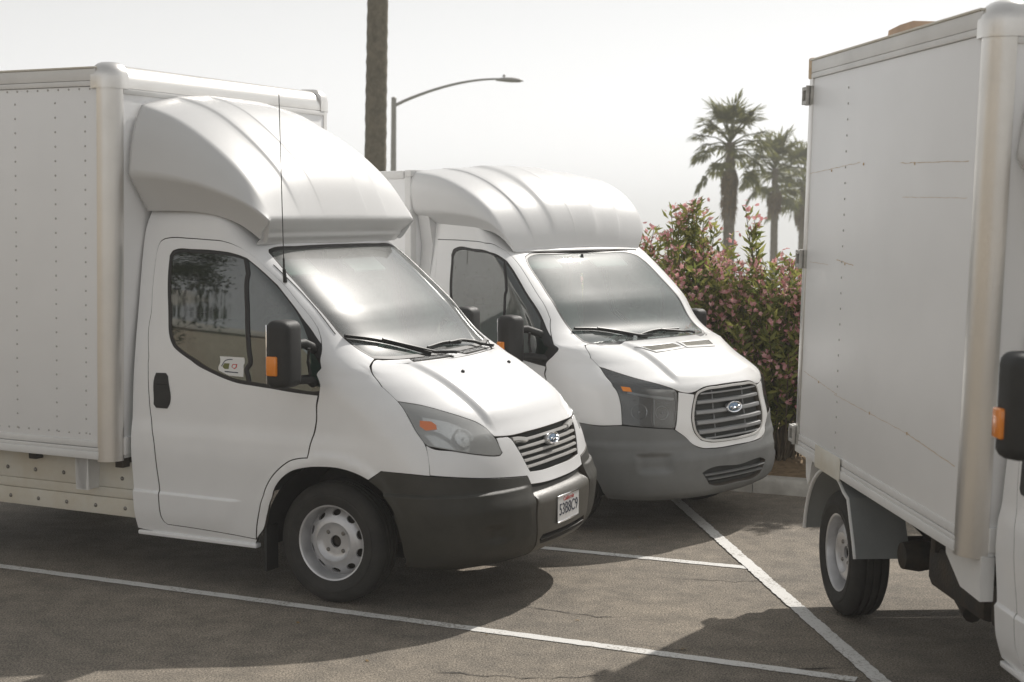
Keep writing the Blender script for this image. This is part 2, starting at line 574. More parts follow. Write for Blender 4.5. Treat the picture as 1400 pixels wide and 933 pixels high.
class Surf:
    """stack of rounded plan sections: a = 0 at the nose, +-1 where the flank starts, +-2 at the cab's rear edge"""
    def __init__(s, xf, W, D, N, xr, disp=None):
        s.xf, s.W, s.D, s.N, s.xr, s.disp = pchip(xf), pchip(W), pchip(D), pchip(N), pchip(xr), disp
    def __call__(s, a, z):
        a = np.asarray(a, float)
        z = np.asarray(z, float)
        sg = np.where(a < 0, -1., 1.)
        t = np.abs(a)
        xf, W, D, n = s.xf(z), s.W(z), s.D(z), s.N(z)
        th = np.minimum(t, 1) * pi / 2
        r = (np.abs(np.cos(th)) ** n + np.abs(np.sin(th)) ** n) ** (-1 / n)
        x0 = xf - D
        x = np.where(t > 1, x0 + (t - 1) * (s.xr(z) - x0), x0 + D * r * np.cos(th))
        y = W * r * np.sin(th)
        P = np.stack([x, sg * y, z + 0 * x], -1)
        return s.disp(P, a, z) if s.disp else P
    def normal(s, a, z):
        e = 1e-3
        da = s(a + e, z) - s(a - e, z)
        dz = s(a, z + e) - s(a, z - e)
        n = np.cross(da, dz)
        return n / np.maximum(np.linalg.norm(n, axis=-1, keepdims=True), 1e-9)
    def at(s, a, z, off=0.0):
        a = np.array([a], float)
        z = np.array([z], float)
        return Vector((s(a, z) + s.normal(a, z) * off)[0])
    def nrm(s, a, z):
        return Vector(s.normal(np.array([a], float), np.array([z], float))[0])
    def a_of(s, x, z):
        """flank/nose parameter (right side, negative) of a point at x"""
        lo, hi = 0.0, 2.2
        for _ in range(40):
            mid = (lo + hi) / 2
            if s(np.array([-mid]), np.array([z]))[0][0] > x:
                lo = mid
            else:
                hi = mid
        return -(lo + hi) / 2

AS = 1.35        # metres per unit of a, roughly

def spline_poly(poly, closed=True, corner=38, step=0.014):
    """Catmull-Rom through the points, sharp corners kept; works in metric space"""
    P = [np.array((p[0] * AS, p[1])) for p in poly]
    n = len(P)
    def is_corner(i):
        if not closed and i in (0, n - 1):
            return True
        a = P[i] - P[i - 1]
        b = P[(i + 1) % n] - P[i]
        la, lb = np.linalg.norm(a), np.linalg.norm(b)
        if la < 1e-6 or lb < 1e-6:
            return True
        return np.degrees(np.arccos(np.clip(a @ b / la / lb, -1, 1))) > corner
    C = [is_corner(i) for i in range(n)]
    out = []
    for i in range(n if closed else n - 1):
        p1, p2 = P[i], P[(i + 1) % n]
        p0 = P[i - 1] if not C[i] else 2 * p1 - p2
        p3 = P[(i + 2) % n] if not C[(i + 1) % n] else 2 * p2 - p1
        L = np.linalg.norm(p2 - p1)
        k = max(1, int(math.ceil(L / step)))
        # chord-length tangents
        d0, d1, d2 = max(np.linalg.norm(p1 - p0), 1e-6), max(L, 1e-6), max(np.linalg.norm(p3 - p2), 1e-6)
        m1 = ((p1 - p0) / d0 * d1 + (p2 - p1) / d1 * d0) / (d0 + d1) * L
        m2 = ((p2 - p1) / d1 * d2 + (p3 - p2) / d2 * d1) / (d1 + d2) * L
        for j in range(k):
            t = j / k
            t2, t3 = t * t, t ** 3
            out.append((2 * t3 - 3 * t2 + 1) * p1 + (t3 - 2 * t2 + t) * m1 + (-2 * t3 + 3 * t2) * p2 + (t3 - t2) * m2)
    if not closed:
        out.append(P[-1])
    return np.array(out)

def area2(p):
    return 0.5 * np.sum(p[:, 0] * np.roll(p[:, 1], -1) - np.roll(p[:, 0], -1) * p[:, 1])

def offset_poly(p, d):
    """inward (d>0) offset of a counter-clockwise polygon"""
    if abs(d) < 1e-9:
        return p
    e = np.roll(p, -1, 0) - p
    e = e / np.maximum(np.linalg.norm(e, axis=1, keepdims=True), 1e-9)
    nrm = np.stack([-e[:, 1], e[:, 0]], 1)
    n0 = np.roll(nrm, 1, 0)
    b = n0 + nrm
    L = np.maximum(np.linalg.norm(b, axis=1, keepdims=True), 1e-6)
    b = b / L
    c = np.maximum((b * nrm).sum(1, keepdims=True), 0.45)
    return p + b * d / c

def inside(pts, poly):
    x, y = pts[:, 0][:, None], pts[:, 1][:, None]
    x1, y1 = poly[:, 0][None], poly[:, 1][None]
    x2, y2 = np.roll(poly[:, 0], -1)[None], np.roll(poly[:, 1], -1)[None]
    c = ((y1 > y) != (y2 > y)) & (x < (x2 - x1) * (y - y1) / np.where(y2 == y1, 1e-12, y2 - y1) + x1)
    return c.sum(1) % 2 == 1

def dist_poly(pts, poly):
    a = poly
    b = np.roll(poly, -1, 0)
    ab = b - a
    t = ((pts[:, None] - a[None]) * ab[None]).sum(-1) / np.maximum((ab ** 2).sum(-1)[None], 1e-12)
    t = np.clip(t, 0, 1)
    q = a[None] + ab[None] * t[..., None]
    return np.linalg.norm(pts[:, None] - q, axis=-1).min(1)

def panel(name, S, poly, mat, parent, gap=0.004, depth=0.02, off=0.0, holes=(), grid=0.035, corner=38, rimmat=None, offf=None, extra=()):
    """one body panel: an outline (a, z) cut from the surface, with a folded-in rim"""
    P = spline_poly(poly, corner=corner)
    if area2(P) < 0:
        P = P[::-1]
    P = offset_poly(P, gap)
    H = []
    for h in holes:
        q = spline_poly(h, corner=corner)
        if area2(q) < 0:
            q = q[::-1]
        H.append(offset_poly(q, -gap))
    X_ = np.array([(e[0] * AS, e[1]) for e in extra]) if len(extra) else np.zeros((0, 2))
    if len(X_):
        X_ = X_[inside(X_, P)]
    if len(X_):
        X_ = X_[dist_poly(X_, P) > .004]
    for q in H:
        if len(X_):
            X_ = X_[~inside(X_, q)]
        if len(X_):
            X_ = X_[dist_poly(X_, q) > .004]
    lo, hi = P.min(0), P.max(0)
    gx, gy = np.meshgrid(np.arange(lo[0], hi[0], grid), np.arange(lo[1], hi[1], grid))
    gx = gx + (np.arange(gx.shape[0]) % 2)[:, None] * grid * 0.5
    G = np.stack([gx.ravel(), gy.ravel()], 1)
    G = G[inside(G, P)]
    if len(G):
        G = G[dist_poly(G, P) > grid * 0.4]
    for q in H:
        if len(G):
            G = G[~inside(G, q)]
        if len(G):
            G = G[dist_poly(G, q) > grid * 0.4]
    verts = [Vector(p) for p in P]
    edges = [(i, (i + 1) % len(P)) for i in range(len(P))]
    for q in H:
        n0 = len(verts)
        verts += [Vector(p) for p in q]
        edges += [(n0 + i, n0 + (i + 1) % len(q)) for i in range(len(q))]
    if len(X_) and len(G):
        keep_ = np.ones(len(G), bool)
        for i_ in range(0, len(G), 200):
            keep_[i_:i_ + 200] = (np.linalg.norm(G[i_:i_ + 200, None] - X_[None], axis=-1).min(1) > .010)
        G = G[keep_]
    verts += [Vector(p) for p in G] + [Vector(p) for p in X_]
    rv, re, rf, *_ = delaunay_2d_cdt(verts, edges, [], 0, 1e-6)
    V2 = np.array([tuple(v) for v in rv])
    F = [tuple(f) for f in rf]
    cen = np.array([V2[list(f)].mean(0) for f in F])
    keep = inside(cen, P)
    for q in H:
        keep &= ~inside(cen, q)
    F = [f for f, k in zip(F, keep) if k]
    F = [f if area2(V2[list(f)]) > 0 else f[::-1] for f in F]
    a, z = V2[:, 0] / AS, V2[:, 1]
    N3 = S.normal(a, z)
    o_ = off if offf is None else off + offf(a, z)
    X = S(a, z) + N3 * (o_[:, None] if hasattr(o_, '__len__') else o_)
    if offf is not None:                                  # shading normals of the displaced sheet
        def Xf(a_, z_):
            return S(a_, z_) + S.normal(a_, z_) * (off + offf(a_, z_))[:, None]
        e_ = 2e-3
        N3 = np.cross(Xf(a + e_, z) - Xf(a - e_, z), Xf(a, z + e_) - Xf(a, z - e_))
        N3 = N3 / np.maximum(np.linalg.norm(N3, axis=-1, keepdims=True), 1e-9)
    verts3, norms = list(X), list(N3)
    faces = list(F)
    if depth:
        cnt = {}
        for f in F:
            for i in range(len(f)):
                e = (f[i], f[(i + 1) % len(f)])
                k = (min(e), max(e))
                if k in cnt:
                    cnt[k] = None
                else:
                    cnt[k] = e
        bnd = [e for e in cnt.values() if e]
        nxt = {}
        out_n = {}
        for i, j in bnd:
            t = X[j] - X[i]
            on = np.cross(t, N3[i])
            on = on / max(np.linalg.norm(on), 1e-9)
            for k in (i, j):
                out_n[k] = out_n.get(k, 0) + on
        top, bot = {}, {}
        for k, on in out_n.items():
            on = on / max(np.linalg.norm(on), 1e-9)
            m = on * 0.8 + N3[k] * 0.6
            # small rolled edge
            top[k] = len(verts3)
            verts3.append(X[k])
            norms.append(N3[k])
            nxt[k] = len(verts3)
            verts3.append(X[k] + on * 0.0012 - N3[k] * 0.0025)
            norms.append(m / np.linalg.norm(m))
            bot[k] = len(verts3)
            verts3.append(X[k] + on * 0.0012 - N3[k] * depth)
            norms.append(on)
        for i, j in bnd:
            faces.append((top[j], top[i], nxt[i], nxt[j]))
            faces.append((nxt[j], nxt[i], bot[i], bot[j]))
    o = mesh_obj(name, verts3, faces, mat, parent, normals=norms)
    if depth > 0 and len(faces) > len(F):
        o.data.materials.append(M['gap_shade'])               # inner rims painted dark, as the shade deep in shut lines
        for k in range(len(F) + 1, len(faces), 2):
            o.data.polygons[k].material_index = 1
    return o

def mirror(poly):
    return [(-p[0], p[1]) for p in poly][::-1]

def sym(half):
    """half outline listed from the centre line round the right side back to the centre line -> closed symmetric outline"""
    return half + [(-p[0], p[1]) for p in half[::-1] if abs(p[0]) > 1e-6]

def strip(name, S, pts, w, h, mat, parent, off=0.0, corner=60, step=0.02, taper=None):
    """a bar of width w (on the surface) and height h (proud of it) along a line of (a, z) points"""
    P = spline_poly(pts, closed=False, corner=corner, step=step)
    a, z = P[:, 0] / AS, P[:, 1]
    N3 = S.normal(a, z)
    X = S(a, z) + N3 * off
    T = np.gradient(X, axis=0)
    T /= np.maximum(np.linalg.norm(T, axis=1, keepdims=True), 1e-9)
    B = np.cross(N3, T)
    v, f = [], []
    prof = [(-.5, 0), (-.5, .6), (-.3, 1), (.3, 1), (.5, .6), (.5, 0)]
    n = len(X)
    for i in range(n):
        k = 1.0 if taper is None else np.interp(i / (n - 1), [0, 1], taper)
        for b, c in prof:
            v.append(X[i] + B[i] * b * w * k + N3[i] * c * h)
    m = len(prof)
    for i in range(n - 1):
        for j in range(m - 1):
            f.append((i * m + j, i * m + j + 1, (i + 1) * m + j + 1, (i + 1) * m + j))
        f.append((i * m + m - 1, i * m, (i + 1) * m, (i + 1) * m + m - 1))
    f.append(tuple(range(m)))
    f.append(tuple((n - 1) * m + j for j in range(m))[::-1])
    mb = MB()
    mb.add(v, f)
    return mb.build(name, mat, parent, 50)

def frame_at(p, n, up=Vector((0, 0, 1))):
    """matrix whose Z is n"""
    n = n.normalized()
    x = up.cross(n)
    if x.length < 1e-4:
        x = Vector((0, 1, 0))
    x.normalize()
    y = n.cross(x)
    m = Matrix((x, y, n)).transposed().to_4x4()
    m.translation = p
    return m

# ------------------------------------------------------------------ wheel
def disc_with_holes(ro, prof, holes, seg=56):
    """flat ring/disc outline ro, holes = list of outlines; lifted by prof(r). returns verts, faces"""
    out = [(ro * cos(2 * pi * k / seg), ro * sin(2 * pi * k / seg)) for k in range(seg)]
    vv = [Vector(p) for p in out]
    ee = [(i, (i + 1) % seg) for i in range(seg)]
    for h in holes:
        n0 = len(vv)
        vv += [Vector(p) for p in h]
        ee += [(n0 + i, n0 + (i + 1) % len(h)) for i in range(len(h))]
    for r in np.linspace(ro * .15, ro * .95, 10):
        for k in range(36):
            p = np.array([[r * cos(2 * pi * (k + .5) / 36), r * sin(2 * pi * (k + .5) / 36)]])
            if all((not inside(p, np.array(h))[0]) and dist_poly(p, np.array(h))[0] > .006 for h in holes):
                vv.append(Vector(p[0]))
    rv, re, rf, *_ = delaunay_2d_cdt(vv, ee, [], 0, 1e-6)
    V2 = np.array([tuple(v) for v in rv])
    F = []
    for f in rf:
        c = V2[list(f)].mean(0)[None]
        if any(inside(c, np.array(h))[0] for h in holes):
            continue
        F.append(tuple(f))
    R = np.hypot(V2[:, 0], V2[:, 1])
    return np.column_stack([V2, [prof(r) for r in R]]), F

WHEEL = {}
def wheel_meshes(R=.355, rr=.222, holes=10):
    tyre = MB()
    w = .105
    tyre.lathe([(rr - .01, -w * .8), (rr + .01, -w * .98), (rr + .05, -w * 1.06), (R - .045, -w * 1.0), (R - .018, -w * .86), (R - .002, -w * .62), (R - .002, -w * .45),
                (R - .012, -w * .42), (R - .012, -w * .34), (R, -w * .31), (R, -w * .05), (R - .012, -w * .02), (R - .012, w * .06), (R, w * .09), (R, w * .32), (R - .012, w * .35), (R - .012, w * .43),
                (R - .002, w * .46), (R - .002, w * .62), (R - .018, w * .86), (R - .045, w * 1.0), (R - .068, w * 1.03), (R - .072, w * 1.07), (R - .085, w * 1.07), (rr + .045, w * 1.05), (rr + .01, w * .98), (rr - .008, w * .84)], seg=64)
    rim = MB()
    hol = []
    for k in range(holes):
        t = 2 * pi * (k + .5) / holes
        pts = []
        for j in range(14):
            u = 2 * pi * j / 14
            dr, dt = .017 * cos(u), .028 * sin(u)
            r_ = .170 + dr
            pts.append((r_ * cos(t + dt / .170), r_ * sin(t + dt / .170)))
        hol.append(pts)
    cen = [(.036 * cos(2 * pi * j / 20), .036 * sin(2 * pi * j / 20)) for j in range(20)]
    def prof(r):
        return float(np.interp(r, [0, .05, .095, .115, .145, .178, .194], [.040, .042, .044, .066, .058, .030, .010]))
    v, f = disc_with_holes(.194, prof, hol + [cen])
    rim.add(v, f)
    # rolled edges of the holes
    for h in hol + [cen]:
        n = len(h)
        vv = [(p[0], p[1], prof(hypot(*p))) for p in h] + [(p[0] * .985, p[1] * .985, prof(hypot(*p)) - .014) for p in h]
        rim.add(vv, [(i, (i + 1) % n, n + (i + 1) % n, n + i) for i in range(n)])
    rim.lathe([(.194, .010), (.196, .000), (.201, .004), (.204, .04), (.207, .078), (.212, .090), (.221, .094), (.224, .088), (.222, .070)], seg=64)
    nuts = MB()
    nuts.lathe([(.0, .020), (.008, .020), (.0125, .014), (.0125, .006), (.019, .003), (.019, 0)], seg=12)
    hub = MB()
    hub.lathe([(0, -.02), (.035, -.02), (.16, -.03), (.185, -.03)], seg=24)
    hub.lathe([(0, .015), (.03, .014), (.034, .0)], seg=20)
    return tyre, rim, nuts, hub

def add_wheel(parent, x, y, z, out_sign, fix=None):
    """out_sign -1: outer face towards -Y"""
    rot = Matrix.Rotation(radians(90) * (1 if out_sign < 0 else -1), 4, 'X')
    if 'tyre' not in WHEEL:
        ty, ri, nu, hu = wheel_meshes()
        WHEEL['tyre'] = ty.build('wheel', M['rubber'], parent, 35, recalc=True)
        WHEEL['rim'] = ri.build('rim', M['rim'], WHEEL['tyre'], 40)
        nut = nu.build('lug_nut', M['steel'], WHEEL['tyre'], 40)
        for k in range(4):
            c_ = nut if k == 0 else link(nut.copy(), WHEEL['tyre'])
            c_.location = (.072 * cos(pi / 4 + k * pi / 2), .072 * sin(pi / 4 + k * pi / 2), .032)
        WHEEL['hub'] = hu.build('hub', M['undercarriage'], WHEEL['tyre'], 40)
        t = WHEEL['tyre']
    else:
        t = copy_tree(WHEEL['tyre'], parent)
    t.matrix_local = Matrix.Translation((x, y, z)) @ (fix or Matrix.Identity(4)) @ rot
    return t
T1 = dict(
  door=[(-1.786,2.073),(-1.732,2.092),(-1.672,2.099),(-1.386,2.099),(-1.156,2.093),(-0.917,2.082),(-0.805,2.064),(-0.746,2.040),(-0.704,1.994),(-0.685,1.926),(-0.654,1.840),(-0.655,1.713),(-0.648,1.644),(-0.648,1.596),(-0.670,1.547),(-0.692,1.519),(-0.886,1.390),(-1.064,1.220),(-1.130,1.153),(-1.185,1.060),(-1.237,0.972),(-1.260,0.914),(-1.275,0.863),(-1.305,0.856),(-1.347,0.836),(-1.384,0.798),(-1.423,0.742),(-1.454,0.679),(-1.483,0.593),(-1.499,0.499),(-1.512,0.421),(-1.521,0.339),(-1.672,0.356),(-1.770,0.363),(-1.867,0.366),(-1.879,0.380),(-1.887,0.406),(-1.891,0.460),(-1.891,0.562),(-1.894,0.701),(-1.901,0.891),(-1.907,0.946),(-1.917,1.073),(-1.919,1.178),(-1.915,1.367),(-1.913,1.593),(-1.905,1.633),(-1.895,1.769),(-1.869,1.921),(-1.832,2.027)],
  win=[(-1.778,1.598),(-1.730,1.923),(-1.697,1.992),(-1.658,2.017),(-1.592,2.031),(-1.413,2.032),(-1.198,2.029),(-1.004,2.017),(-0.856,1.997),(-0.809,1.986),(-0.758,1.922),(-0.716,1.837),(-0.721,1.729),(-0.724,1.651),(-0.708,1.588),(-0.705,1.526),(-0.704,1.458),(-0.745,1.384),(-0.786,1.316),(-0.831,1.270),(-0.879,1.235),(-0.922,1.216),(-0.976,1.216),(-1.064,1.221),(-1.190,1.231),(-1.287,1.244),(-1.376,1.254),(-1.442,1.263),(-1.494,1.281),(-1.561,1.315),(-1.656,1.371),(-1.723,1.419),(-1.757,1.454),(-1.772,1.494),(-1.779,1.554)],
  arch=[(-1.516,0.344),(-1.486,0.411),(-1.465,0.505),(-1.450,0.583),(-1.421,0.669),(-1.385,0.733),(-1.348,0.774),(-1.283,0.806),(-1.224,0.817),(-1.168,0.818),(-1.119,0.804),(-1.089,0.788),(-1.062,0.767),(-1.030,0.723),(-1.010,0.657),(-0.999,0.581),(-0.965,0.483),(-0.968,0.352),(-0.931,0.291)],
  sill=[(-2.009,0.318),(-1.881,0.303),(-1.525,0.289)],
  bumptop=[(-1.062,0.767),(-1.012,0.822),(-0.804,0.817),(-0.614,0.803),(-0.471,0.783),(-0.348,0.766),(-0.247,0.752)],
  bumpseam=[(-0.247,0.752),(-0.242,0.713),(-0.247,0.644),(-0.253,0.536),(-0.244,0.422),(-0.237,0.350)],
  lipbot=[(-0.236,0.699),(-0.171,0.692),(-0.013,0.686),(0.128,0.688),(0.220,0.688)],
  liptopL=[(-0.238,0.766)],
  hoodfront=[(-0.366,0.995),(-0.301,0.988),(-0.163,0.990),(0.053,0.988),(0.293,0.973)],
  grille=[(-0.298,0.979),(-0.275,0.919),(-0.248,0.843),(-0.225,0.770),(-0.145,0.761),(0.022,0.763),(0.157,0.772),(0.203,0.807),(0.227,0.902),(0.237,0.969)],
  hl=[(-0.659,1.205),(-0.572,1.181),(-0.495,1.140),(-0.436,1.103),(-0.396,1.071),(-0.378,1.042),(-0.372,1.007),(-0.365,0.967),(-0.361,0.927),(-0.357,0.906),(-0.372,0.892),(-0.393,0.893),(-0.475,0.911),(-0.584,0.941),(-0.694,0.969),(-0.706,0.985),(-0.707,1.014),(-0.691,1.111)],
  hoodside=[(-0.475,1.418),(-0.527,1.395),(-0.586,1.364),(-0.620,1.325),(-0.650,1.280),(-0.656,1.210)],
  hoodrear=[(-0.475,1.418),(-0.404,1.394),(-0.343,1.378),(-0.212,1.372),(-0.076,1.366),(0.213,1.358)],
  ws=[(-0.528,2.036),(-0.498,2.044),(-0.323,2.053),(-0.030,2.055),(0.302,2.051)],
  wsl=[(-0.549,2.018),(-0.559,1.922),(-0.555,1.829),(-0.555,1.711),(-0.544,1.627),(-0.530,1.543),(-0.508,1.486),(-0.475,1.422)],
  amber=[(-0.654,1.110),(-0.587,1.100),(-0.611,1.055),(-0.672,1.049)],
  fsel=[(-0.706,0.985),(-0.728,0.813)],
  crest=[(-0.344,1.379),(-0.360,1.319),(-0.344,1.235),(-0.344,1.154),(-0.324,1.076),(-0.325,1.001)],
  crease=[(-1.977,0.565),(-1.891,0.564),(-1.758,0.561),(-1.634,0.558),(-1.610,0.541),(-1.583,0.469)],
  handle=[(-1.873,1.288),(-1.806,1.293),(-1.830,1.079),(-1.895,1.081)],
  washer=[(-0.198,1.307)],
  vent=[(-0.282,1.406),(-0.013,1.386),(-0.082,1.367),(-0.338,1.378)],
  wip1=[(-0.525,1.543),(-0.354,1.500),(-0.234,1.445),(-0.112,1.393),(-0.051,1.375)],
  wip1b=[(-0.421,1.519),(-0.278,1.466),(-0.159,1.403)],
  wip2=[(-0.130,1.432),(0.046,1.442),(0.203,1.428)],
  wip2b=[(0.195,1.425),(0.267,1.398),(0.251,1.355)],
  sticker=[(-1.493,1.411),(-1.349,1.411),(-1.390,1.296),(-1.467,1.299),(-1.510,1.325)],
  antenna=[(-0.627,1.852)],
  bar=[(-0.846,1.984),(-1.088,1.831),(-1.214,1.661),(-1.282,1.492),(-1.381,1.260)],
)
T2 = dict(
  win=[(-1.700,1.656),(-1.677,1.850),(-1.635,1.977),(-1.576,2.015),(-1.488,2.034),(-1.139,2.027),(-0.806,2.007),(-0.654,1.975),(-0.617,1.943),(-0.612,1.879),(-0.614,1.802),(-0.619,1.668),(-0.608,1.515),(-0.649,1.386),(-0.748,1.309),(-0.781,1.246),(-0.811,1.215),(-0.872,1.184),(-0.925,1.180),(-0.980,1.191),(-1.106,1.220),(-1.313,1.272),(-1.522,1.354),(-1.670,1.466)],
  door=[(-1.905,2.104),(-1.197,2.091),(-0.796,2.077),(-0.601,2.055),(-0.542,2.018),(-0.528,1.956),(-0.525,1.856),(-0.531,1.706),(-0.537,1.585),(-0.544,1.523),(-0.607,1.436),(-0.977,1.193),(-1.077,1.118)],
  doorrear=[(-1.772,2.092),(-1.838,1.895),(-1.858,1.758)],
  ws=[(-0.434,1.978),(-0.398,1.990),(-0.189,1.999),(0.203,2.007)],
  wsl=[(-0.444,1.945),(-0.462,1.764),(-0.470,1.596),(-0.449,1.460),(-0.462,1.400),(-0.461,1.355),(-0.456,1.338)],
  wsb=[(-0.456,1.338),(-0.353,1.332),(-0.206,1.334),(-0.036,1.335),(0.206,1.336),(0.348,1.335)],
  wsr=[(0.509,1.610),(0.486,1.406)],
  hoodside=[(-0.526,1.328),(-0.605,1.261),(-0.615,1.206)],
  hl=[(-0.615,1.206),(-0.502,1.135),(-0.403,1.084),(-0.350,1.052),(-0.340,1.026),(-0.342,0.967),(-0.352,0.878),(-0.368,0.791),(-0.380,0.777),(-0.474,0.790),(-0.582,0.805),(-0.645,0.816),(-0.640,0.937),(-0.649,1.015),(-0.663,1.083),(-0.641,1.145)],
  hoodfront=[(-0.343,1.046),(-0.228,1.016)],
  ring=[(-0.229,1.005),(-0.251,0.919),(-0.269,0.821),(-0.261,0.749),(-0.227,0.685),(-0.194,0.665),(-0.121,0.654),(0.038,0.652),(0.198,0.664),(0.251,0.686),(0.271,0.756),(0.300,0.911),(0.268,1.012),(0.211,1.047),(0.084,1.054),(-0.085,1.051),(-0.200,1.039)],
  white=[(-0.373,0.771),(-0.322,0.716),(-0.279,0.657),(-0.232,0.625),(-0.174,0.617),(-0.024,0.619),(0.161,0.625)],
  bumptop=[(-0.933,0.821),(-0.774,0.804),(-0.651,0.809)],
  arch=[(-0.933,0.821),(-0.870,0.638),(-0.834,0.509),(-0.804,0.412),(-0.799,0.327)],
  lowgr=[(-0.250,0.461),(-0.041,0.468),(0.216,0.462),(0.195,0.392),(0.038,0.346),(-0.208,0.358)],
  fog=[(-0.609,0.637),(-0.362,0.610),(-0.401,0.449),(-0.594,0.464)],
  vents=[(-0.266,1.290),(0.036,1.296),(0.025,1.278),(-0.256,1.262)],
  bar=[(-0.636,1.943),(-0.839,1.819),(-1.076,1.656),(-1.168,1.492),(-1.280,1.269)],
  recess=[(-0.784,2.270)],
  wip1=[(-0.442,1.444),(-0.314,1.430),(-0.212,1.401),(-0.095,1.352),(-0.024,1.338)],
  wip2=[(-0.100,1.367),(0.070,1.389),(0.247,1.384)],
  wip2b=[(0.107,1.376),(0.220,1.356),(0.303,1.335)],
  amber=[(-0.622,1.079),(-0.578,1.074),(-0.580,1.045),(-0.624,1.055)],
)
# ------------------------------------------------------------------ first cab shape (older, dark bumper)
def disp1(P, a, z):
    t = np.abs(a)
    P = P.copy()
    # bonnet: raised centre panel with a crest on each side
    k = sstep((.372 - t) / .035) * sstep((z - 1.0) / .10) * sstep((1.40 - z) / .03)
    P[..., 2] += .016 * k
    P[..., 0] += .010 * k
    sg = np.where(a < 0, -1., 1.)
    # lower door: ledge
    k = sstep((.572 - z) / .014) * sstep((t - 1.56 - (.56 - z) * .2) / .05) * sstep((z - .30) / .16)
    P[..., 1] += sg * .014 * k
    # soft swage at mid flank
    k = sstep((1.02 - z) / .10) * sstep((z - .60) / .25) * sstep((t - .9) / .3)
    P[..., 1] += sg * .010 * k
    # wheel-arch eyebrow
    dx, dz = P[..., 0] - 0.02, z - .36
    r = np.sqrt(dx * dx + dz * dz)
    k = np.exp(-((r - .50) / .035) ** 2) * sstep((t - .9) / .15) * sstep((z - .45) / .15)
    P[..., 1] += sg * .012 * k
    # bumper flank ledge
    k = sstep((.705 - z) / .016) * sstep((z - .24) / .3) * sstep((1.12 - t) / .06) * sstep((t - .24) / .05)
    P[..., 1] += sg * .020 * k
    P[..., 0] += .006 * k * sstep((1 - t) / .5)
    return P

S1 = Surf(
    xf=[(.24, .84), (.28, .96), (.35, 1.03), (.44, 1.05), (.60, 1.055), (.655, 1.03), (.70, 1.012), (.79, .985), (.917, .955), (.985, .93), (1.05, .875), (1.13, .80), (1.22, .675), (1.31, .51), (1.37, .35), (1.395, .27), (1.714, -.11), (2.03, -.50), (2.07, -.56), (2.12, -.61), (2.2, -.68), (2.28, -.76)],
    W=[(.24, .88), (.30, .935), (.45, .965), (.8, .985), (1.0, .975), (1.22, .96), (1.4, .94), (1.7, .895), (2.0, .85), (2.1, .83), (2.2, .81), (2.28, .78)],
    D=[(.24, .55), (.5, .62), (.8, .60), (1.0, .64), (1.2, .66), (1.33, .60), (1.40, .42), (1.7, .33), (2.0, .28), (2.28, .25)],
    N=[(.24, 2.4), (.5, 2.55), (.8, 2.6), (1.0, 2.4), (1.2, 2.4), (1.33, 2.6), (1.42, 3.2), (2.0, 3.6), (2.28, 3.6)],
    xr=[(.24, -1.412), (2.1, -1.412), (2.28, -1.38)], disp=disp1)

def rounded_box_obj(name, lo, hi, bev, mat, parent, seg=3, shape=None):
    bm = bmesh.new()
    bmesh.ops.create_cube(bm, size=1)
    for v in bm.verts:
        v.co = Vector([(lo[i] + hi[i]) / 2 + v.co[i] * (hi[i] - lo[i]) for i in range(3)])
    if shape:
        for v in bm.verts:
            shape(v)
    bmesh.ops.bevel(bm, geom=bm.edges[:] + bm.verts[:], offset=bev, segments=seg, affect='EDGES', profile=0.5)
    return bm_obj(name, bm, mat, parent, 50)

